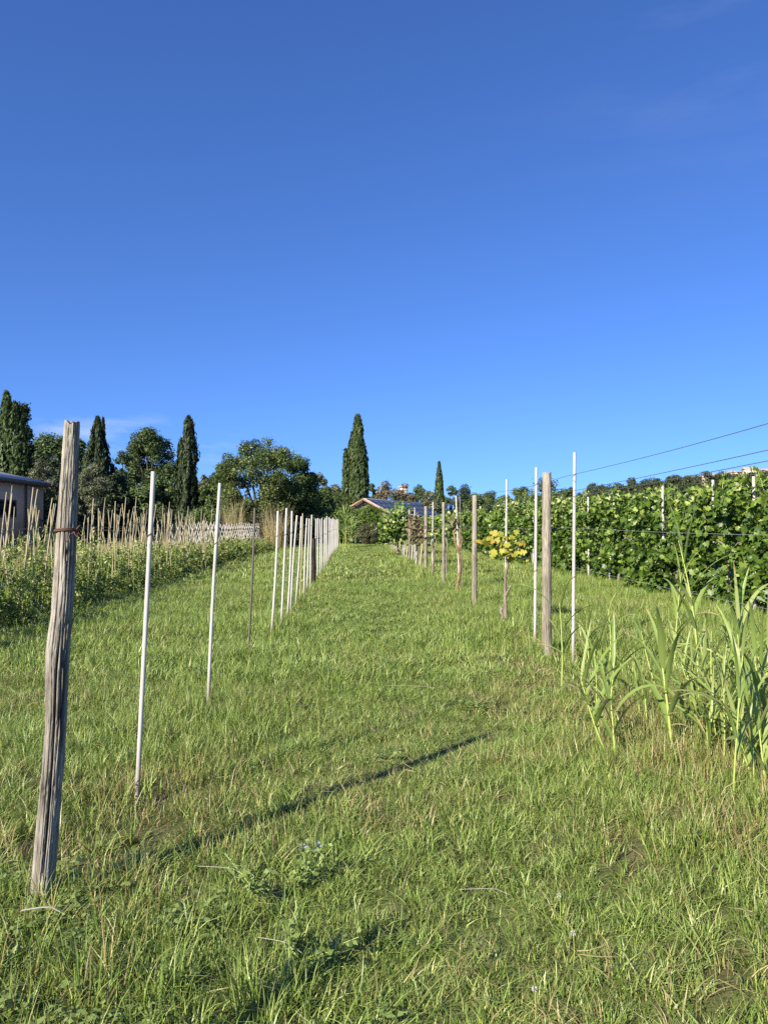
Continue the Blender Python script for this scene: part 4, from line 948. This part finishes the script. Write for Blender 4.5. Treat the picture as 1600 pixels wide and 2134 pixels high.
RD = [  # base, top, leaves, length, width, words
 ((1168, 1445), (1164, 1235), 6, .42, .032, 'slender single reed standing just right of the grey wooden post'),
 ((1262, 1575), (1204, 1400), 6, .45, .042, 'leftward-leaning reed at the left edge of the foreground reeds'),
 ((1279, 1585), (1270, 1455), 5, .38, .045, 'short reed beside the leftward-leaning one, broad leaves'),
 ((1268, 1470), (1277, 1370), 5, .5, .05, 'reed with bundled upright leaves behind the short reed'),
 ((1225, 1400), (1222, 1290), 6, .3, .03, 'thin reed in front of the tallest white pole'),
 ((1267, 1395), (1265, 1255), 5, .3, .03, 'slim upright reed between tallest white pole and the tall reeds'),
 ((1398, 1580), (1372, 1345), 7, .55, .055, 'broad-leaved reed with one long blade pointing up left'),
 ((1368, 1450), (1330, 1300), 5, .42, .04, 'left-leaning reed behind the broad-leaved reed'),
 ((1452, 1455), (1412, 1120), 9, .62, .055, 'tallest reed, rising above the vineyard leaves'),
 ((1402, 1400), (1420, 1170), 7, .5, .045, 'second tall reed close beside the tallest reed'),
 ((1522, 1462), (1538, 1265), 7, .6, .055, 'upright reed with long bundled blades near the right edge'),
 ((1471, 1430), (1452, 1305), 5, .4, .035, 'small reed between the tallest reed and the right-edge reed'),
 ((1455, 1570), (1440, 1470), 5, .35, .04, 'low young reed in the middle of the reed bed'),
 ((1545, 1600), (1495, 1440), 7, .42, .045, 'leaning reed low at right in the thick of the reed bed'),
 ((1562, 1640), (1525, 1490), 8, .42, .045, 'front reed of the thick tuft at the right edge'),
 ((1590, 1660), (1575, 1500), 8, .42, .042, 'rightmost front reed of the tuft at the picture edge'),
 ((1600, 1600), (1585, 1450), 7, .42, .04, 'reed behind the tuft at the right picture edge'),
 ((1500, 1540), (1478, 1450), 6, .4, .04, 'short leafy reed left of the thick tuft'),
 ((1530, 1530), (1520, 1400), 6, .4, .04, 'leafy reed behind the thick tuft near the right edge'),
 ((1330, 1500), (1325, 1420), 5, .32, .03, 'small reed sprout over the bare brown earth'),
 ((1590, 1460), (1600, 1300), 6, .5, .05, 'half-visible reed at the right edge below the vineyard')]
for i, (b_, t_, nl, ll, lw, lab) in enumerate(RD):
    b = grd(*b_); t = at(*t_, b.y+.05); t = b.lerp(t, .98 if ll > .5 else .9)
    reed(b, t, nl, lab, GR, 500+i, ll, lw, stemr=.0075+.003*(ll > .5))
q = random.Random(8); EX = []
for i in range(16):
    px = q.uniform(1430, 1610); EX.append((px, q.uniform(1450, 1600)+max(0, px-1480)*.7))
for i in range(6): EX.append((q.uniform(1500, 1615), q.uniform(1560, 1690)))
for i in range(5): EX.append((q.uniform(1215, 1400), q.uniform(1390, 1530)))
EX.sort()
for i, (px, py) in enumerate(EX):
    b = grd(px, py); hh = q.uniform(.3, .7)*(1.15 if px > 1480 else .8)
    reed(b, b+Vector((q.uniform(-.14, .08), q.uniform(-.08, .08), hh)), q.randint(4, 7), '%s slim filler reed from left in the dense right foreground stand' % nth(i+1), 'slim reeds of the right foreground stand', 700+i, q.uniform(.3, .48), q.uniform(.022, .038), stemr=.006)
# distant reed clump beside the end of the white poles
for i, (px, pt, dd) in enumerate([(714, 1062, 50), (722, 1056, 51), (730, 1066, 50.5), (709, 1078, 49), (735, 1080, 51), (718, 1082, 48.5), (727, 1088, 49), (741, 1092, 52)]):
    b = Vector(((px-CX)/F*dd, dd, 0)); t = at(px+random.Random(i).uniform(-5, 5), pt+8, dd)
    reed(b, t, 16, '%s reed from left in the far clump ending the white pole row' % nth(1+sorted([714, 722, 730, 709, 735, 718, 727, 741]).index(px)), 'far reed clump', 560+i, 1.0, .10, droop=1.6, stemr=.02)

# ------------------------------------------------------------------ buildings
def house_left():
    xr, y0, y1, xl, He = -21.95, 38.0, 50.0, -32.0, 3.95
    fl = Vector((xr, y1, 0)); root = empty('farm_house', (xr, y1, 0), 'low pink plastered house with a grey overhanging roof at the left edge', 'house')
    o = Vector((xr, y1, 0))
    def mk(name, mb, mat, par=root): 
        ob = mb.build(name, M[mat], par); return ob
    L_ = lambda x0, x1, ya, yb, z0, z1, mb=None: (mb or MB()).box(x0-xr, x1-xr, ya-y1, yb-y1, z0, z1)
    mk('wall', L_(xl, xr, y0, y1, -.2, He), 'plaster')
    # roof: low pitch rising away to the left, with overhang
    rf = MB(); zt = He+.30
    V = np.array([(xr+.32, y0-.6, zt), (xr+.32, y1+.32, zt), ((xl+xr)/2, y1+.32, zt+1.15), ((xl+xr)/2, y0-.6, zt+1.15), (xl-.6, y0-.6, zt), (xl-.6, y1+.32, zt)], float)-np.array([xr, y1, 0])
    V2 = V-np.array([0, 0, .05]); k = 6
    rf.add(np.concatenate([V, V2]), [(0, 1, 2, 3), (3, 2, 5, 4), (6, 9, 8, 7), (9, 10, 11, 8), (0, 6, 7, 1), (4, 5, 11, 10)])
    rf.add(np.concatenate([V, V2]), [(0, 3, 9, 6), (3, 4, 10, 9), (2, 1, 7, 8), (5, 2, 8, 11)])
    roof = mk('roof', rf, 'metalroof')
    mk('fascia', L_(xr+.25, xr+.34, y0-.6, y1+.34, He+.02, He+.24).box(xl-xr-.6, .247, .25, .34, He+.02, He+.24), 'brown')
    mk('eave', L_(xr+.003, xr+.246, y0-.6, y1+.246, He+.003, He+.09), 'brown')
    for (ya, yb, z0, z1) in ((41.0, 46.2, 1.95, 2.98),):
        fr = MB(); xf = xr+.003
        for (a, b_, c, d_) in ((ya, yb, z1-.12, z1), (ya, yb, z0, z0+.12), (ya, ya+.14, z0+.12, z1-.12), (yb-.14, yb, z0+.12, z1-.12), ((ya+yb)/2-.06, (ya+yb)/2+.06, z0+.12, z1-.12)): L_(xf, xf+.07, a, b_, c, d_, fr)
        f = mk('window', fr, 'brown'); mk('pane', L_(xf, xf+.02, ya+.1, yb-.1, z0+.1, z1-.1), 'glass', f)
    for (ya, yb, z0, z1) in ((39.2, 43.0, 0.0, 1.35),):
        xf = xr+.003; dr = mk('door', L_(xf, xf+.06, ya, yb, z0, z1), 'brown'); mk('handle', L_(xf+.062, xf+.1, yb-.3, yb-.26, .7, .85), 'wire', dr)
    MB().tube([(.09, -2.6, He+.1), (.09, -2.6, 0)], .055, 10).build('downpipe', M['brown'], root, smooth=True)
house_left()
# brown gate with a cross brace beside the house
def gate():
    p = at(106, 1100, 47); root = empty('garden_gate', (p.x, 47, 0), 'small brown wooden gate beside the pink house corner', 'gate')
    mb = MB()
    for z in (.35, .8, 1.25, 1.7): mb.box(-.55, .55, -.025, .025, z, z+.11)
    mb.build('rails', M['rustcane'], root)
    for xx in (-.6, .6): MB().box(xx-.055, xx+.055, -.055, .055, -.2, 1.85).build('gate_post', M['rustcane'], root)
    MB().tube([(-.52, -.04, .4), (.52, -.04, 1.75)], .04, 6).build('brace', M['rustcane'], root)
gate()
def fence():
    root = empty('wooden_fence', (-20, 49, 0), 'dark wooden rail fence behind the bamboo canes at the field edge', 'fence')
    mb = MB()
    for z in (.62, 1.15): mb.tube([(x, .02*math.sin(x), z+.02*math.sin(x*1.3)) for x in np.linspace(-.5, 10.6, 24)], .045, 7)
    mb.build('rail', M['darkwood'], root, smooth=True)
    for x in np.arange(0, 10.7, 1.75): MB().tube([(x, .06, -.2), (x, .06, .6), (x+.01, .06, 1.38)], .06, 8).build('fence_post', M['darkwood'], root, smooth=True)
fence()

def house_mid():
    R0 = at(757, 1038, 70); ridge = Vector((5.5, 14, 0)); L_ = ridge.length; u = ridge/L_; v = Vector((u.y, -u.x, 0)); w = 2.75; ze = 2.50; zr = R0.z
    root = empty('small_house', (R0.x, R0.y, 0), 'small house with orange roof timbers and a dark solar-striped roof', 'house')
    b = Vector((R0.x, R0.y, 0))
    W_ = lambda a, c, z: np.array(u*a+v*c+Vector((0, 0, z)))
    def slab(a0, a1, c0, z0, c1, z1, th, n=None):
        V = [W_(a0, c0, z0), W_(a1, c0, z0), W_(a1, c1, z1), W_(a0, c1, z1)]; V += [q-np.array([0, 0, th]) for q in V]
        return V, [(0, 1, 2, 3), (7, 6, 5, 4), (0, 4, 5, 1), (1, 5, 6, 2), (2, 6, 7, 3), (3, 7, 4, 0)]
    zq = lambda c: zr-(zr-ze)*abs(c)/w
    wl = MB(); iw = 2.2; a0, a1 = .55, L_-.5
    V = [W_(a0, -iw, -.2), W_(a0, iw, -.2), W_(a0, iw, zq(iw)-.28), W_(a0, 0, zr-.28), W_(a0, -iw, zq(iw)-.28)]
    V2 = [W_(a1, -iw, -.2), W_(a1, iw, -.2), W_(a1, iw, zq(iw)-.28), W_(a1, 0, zr-.28), W_(a1, -iw, zq(iw)-.28)]
    wl.add(V+V2, [(0, 1, 2, 3, 4)]); wl.add(V+V2, [(9, 8, 7, 6, 5)]); wl.add(V+V2, [(0, 5, 6, 1), (1, 6, 7, 2), (2, 7, 8, 3), (3, 8, 9, 4), (4, 9, 5, 0)])
    wl.build('wall', M['cream'], root)
    rf = MB()
    for sg in (-1, 1): rf.add(*slab(0, L_, 0, zr, sg*w, ze, .10))
    roof = rf.build('roof', M['pale_joint'], root)
    sp = MB()
    for sg in (1, -1):
        for q in range(11):
            A0 = .25+q*(L_-.3)/11; A1 = A0+(L_-.3)/11-.16
            for c0, c1 in ((.12, .95), (1.02, 1.82), (1.89, 2.66)):
                sp.add(*slab(A0, A1, sg*c0, zq(c0)+.035, sg*c1, zq(c1)+.035, .03))
    sp.build('roof_panel', M['solar'], roof)
    for sg, nm in ((-1, 'barge_board'), (1, 'barge_board')):
        MB().add(*slab(-.06, -.003, 0, zr-.02, sg*w, ze-.02, .17)).build(nm, M['orange'], root)
        MB().add(*slab(-.02, L_, sg*(w+.005), ze+.0, sg*(w+.09), ze-.0, .12)).build('gutter', M['whitetrim'], root)
    bm = MB()
    for c in (-2.0, -1.0, 0.0, 1.0, 2.0): bm.add(*slab(.003, .54, c-.06, zq(c)-.13, c+.06, zq(c)-.13, .14))
    bm.build('rafter', M['orange'], root)
    f = MB(); f.add(*slab(a0-.05, a0-.004, .35, 1.9, 1.25, 1.9, 1.2)); f = f.build('window', M['brown'], root)
house_mid()

# ------------------------------------------------------------------ far hill with its wood and houses
def hill_z(x, y):
    s = 1/(1+np.exp(-(x-128)/34)); n_ = n2(x, y, .012, 2.0)
    return np.clip((9+18.5*s+5*(n_-.5))*np.clip((y-230)/230, 0, 1)*np.clip((900-y)/250, 0, 1)*np.clip((x-10)/110, 0, 1), 0, 80)-.15
xs = np.linspace(0, 620, 90); ys = np.linspace(225, 900, 70); X, Y = np.meshgrid(xs, ys); x, y = X.ravel(), Y.ravel(); nx = len(xs)
i = (np.arange(nx-1)[None]+np.arange(len(ys)-1)[:, None]*nx).ravel()
kind(MB().add(np.stack([x, y, hill_z(x, y)], 1), np.stack([i, i+1, i+nx+1, i+nx], 1)).build('hill', M['ground'], smooth=True), 'structure')
a = bpy.data.objects['hill'].data
for nm in ('bare', 'straw'): a.attributes.new(nm, 'FLOAT', 'POINT')
def wood_proto(seed, n=700):
    r = np.random.default_rng(seed); k = 12; u = rnd_unit(r, k); cr = r.uniform(.28, .45, k)
    cl = u*.55*np.array([1, 1, .9])+np.array([0, 0, .75]); mb = MB()
    clumps_to_leaves(mb, r, cl, cr, n, .17, .7)
    mb.tube([(0, 0, -.3), (0, 0, .8)], [.06, .03], 5, .1); return mb
wc = proto_collection('wood_tree', [wood_proto(800+q) for q in range(5)], M['hillwood'])
r = np.random.default_rng(77)
n = 2600; x = r.uniform(20, 600, n); y = r.uniform(250, 640, n); k = (n2(x, y, .02, 6) > .36) & (x < y*.75); x, y = x[k], y[k]
s = r.uniform(3.0, 5.5, len(x)); z = hill_z(x, y)
n = 900; x2 = r.uniform(-150, 190, n); y2 = r.uniform(150, 240, n); k = np.abs(x2) < y2*.75; x2, y2 = x2[k], y2[k]; s2 = r.uniform(2.6, 4.6, len(x2))*np.where(x2 < -40, 1.5, 1.0)*np.where((x2 > -6) & (x2 < 30), .8, 1)
px = np.concatenate([x, x2]); py = np.concatenate([y, y2]); pz = np.concatenate([z, 0*x2]); ps = np.concatenate([s, s2])
scatter('woods', np.stack([px, py, pz], 1), np.stack([0*px, 0*px, r.uniform(0, 6.28, len(px))], 1), np.stack([ps, ps, ps*r.uniform(.8, 1.25, len(px))], 1), r.integers(0, 5, len(px)), wc, {'dry': 0*px}, M['hillwood'])
def hill_house(px, py, d, w, h, dp, rz, label, roofmat='hilltile', flat=False):
    p = at(px, py, d); zb = float(hill_z(np.array([p.x]), np.array([d]))[0]); root = empty('hill_house', (p.x, d, p.z-h), label, 'house', 'houses on the far hill', rz)
    MB().box(-w/2, w/2, -dp/2, dp/2, -(p.z-h-zb)-1 if p.z-h > zb else -1, h).build('wall', M['hillstone'], root)
    rf = MB(); e = .5; hr = .3 if flat else h*.3
    V = [(-w/2-e, -dp/2-e, h+.003), (w/2+e, -dp/2-e, h+.003), (w/2+e, dp/2+e, h+.003), (-w/2-e, dp/2+e, h+.003), (-w/2-e, 0, h+hr), (w/2+e, 0, h+hr)]
    rf.add(V, [(0, 1, 5, 4), (2, 3, 4, 5), (3, 2, 1, 0)]); rf.add(V, [(0, 4, 3), (1, 2, 5)]); rf.build('roof', M[roofmat], root)
    for q in range(3):
        for zz in ((.35,) if h < 6 else (.2, .62)):
            MB().box(-w/2+w*(.16+.28*q), -w/2+w*(.16+.28*q)+w*.12, -dp/2-.06, -dp/2-.004, h*zz, h*zz+h*.2).build('window', M['glass'], root)
for a_ in [(1478, 996, 470, 10, 7, 9, .3, 'pale two-storey house on the far hill just left of the white vineyard stake'),
           (1500, 991, 480, 9, 5, 9, .1, 'low pinkish house on the far hill right of the white vineyard stake'),
           (1562, 978, 500, 8, 5, 8, -.2, 'small white house on the crest of the far hill near the right edge'),
           (1592, 982, 500, 9, 6, 8, .2, 'pale house on the far hill at the right picture edge'),
           (1440, 998, 480, 8, 5, 8, .4, 'small beige house on the far hill left of the two-storey house'),
           (1532, 985, 510, 7, 4.5, 8, .5, 'small pale house among trees in the middle of the hill'),
           (840, 1016, 420, 3.4, 3.0, 6, .3, 'far beige house peeking over the trees above the solar roof')]: hill_house(*a_)

# ------------------------------------------------------------------ small things in the grass
def straw_piece(a, bpt, label, lift=.07, rad=.001):
    p, q = grd(*a), grd(*bpt); mdl = p.lerp(q, .5)+Vector((0, 0, lift*1.05))
    rod('dry_straw', label, 'straw', [p+Vector((0, 0, lift)), p.lerp(q, .25)+Vector((0, 0, lift*1.03)), mdl, p.lerp(q, .75)+Vector((0, 0, lift*1.03)), q+Vector((0, 0, lift*.8))], rad, 'palecane', 'dry straws lying on the grass', 5)
straw_piece((955, 1885), (1058, 1885), 'straight pale straw lying on the grass in the centre foreground', .09)
straw_piece((415, 1840), (512, 1850), 'pale straw on the grass right of the weathered post shadow', .09)
straw_piece((52, 1940), (132, 1932), 'bent pale straw lying at the foot of the weathered post', .09, .003)
straw_piece((805, 1448), (905, 1448), 'pale straw lying across the middle of the grass path', .06)
straw_piece((540, 1995), (630, 2010), 'dry stalk lying below the lilac-flowered plant', .09)
def alfalfa(px, py, label, h, seed, flower):
    b = grd(px, py); r = np.random.default_rng(seed); root = empty('alfalfa_plant', b, label, 'wild plant', 'alfalfa plants in the grass')
    st, lf, fl = MB(), MB(), MB()
    for q in range(5):
        tx, ty = r.normal(0, .06, 2); hh = h*r.uniform(.7, 1.1)
        P = np.array([(tx*t*1.2, ty*t*1.2, hh*t) for t in np.linspace(0, 1, 8)]); st.tube(P, np.linspace(.0025, .0012, 8), 5, .5)
        C = np.concatenate([P[2:]+r.normal(size=(6, 3))*.014 for _ in range(5)]); n = len(C)
        leaf_quads(lf, C, unit(r.normal(size=(n, 3))*.6+np.array([0, -.3, .8])), .026*r.uniform(.7, 1.3, n), .55, r, r.random(n))
        if flower and q < 2:
            C = P[-1]+r.normal(size=(16, 3))*.010+np.array([0, 0, .012]); leaf_quads(fl, C, rnd_unit(r, 16), .011, .7, r, r.random(16))
    st.build('stem', M['reedstem'], root); lf.build('foliage', M['weed'], root)
    if flower: fl.build('flower', M['lilac'], root)
alfalfa(622, 1850, 'leafy wild plant with a small lilac flower head in the foreground grass', .19, 1, True)
alfalfa(560, 1880, 'bluish-green leafy wild plant left of the lilac-flowered one', .15, 2, False)
alfalfa(612, 1990, 'bluish-green leafy wild plant nearest the camera, below the lilac flower', .14, 3, False)
for i, (px, py, lab) in enumerate([(1162, 1905, 'white clover head in the grass at lower right'), (1190, 2000, 'faded pinkish clover head, rightmost in the lower grass'), (1110, 2120, 'brown-pink clover head at the bottom edge of the grass'), (890, 1440, 'white clover head on the middle of the path')]):
    b = grd(px, py+18); r = np.random.default_rng(i); root = empty('clover_flower', b, lab, 'flower', 'clover flowers in the grass')
    MB().tube([(0, 0, 0), (.004, 0, .06), (.002, .004, .12)], .0013, 5, .5).build('stem', M['reedstem'], root)
    mb = MB(); dr = rnd_unit(r, 60); leaf_quads(mb, dr*.005+np.array([0, 0, .122]), unit(np.cross(dr, rnd_unit(r, 60))), .010, .4, r, r.random(60), dr); mb.build('flower_head', M['clover'], root)
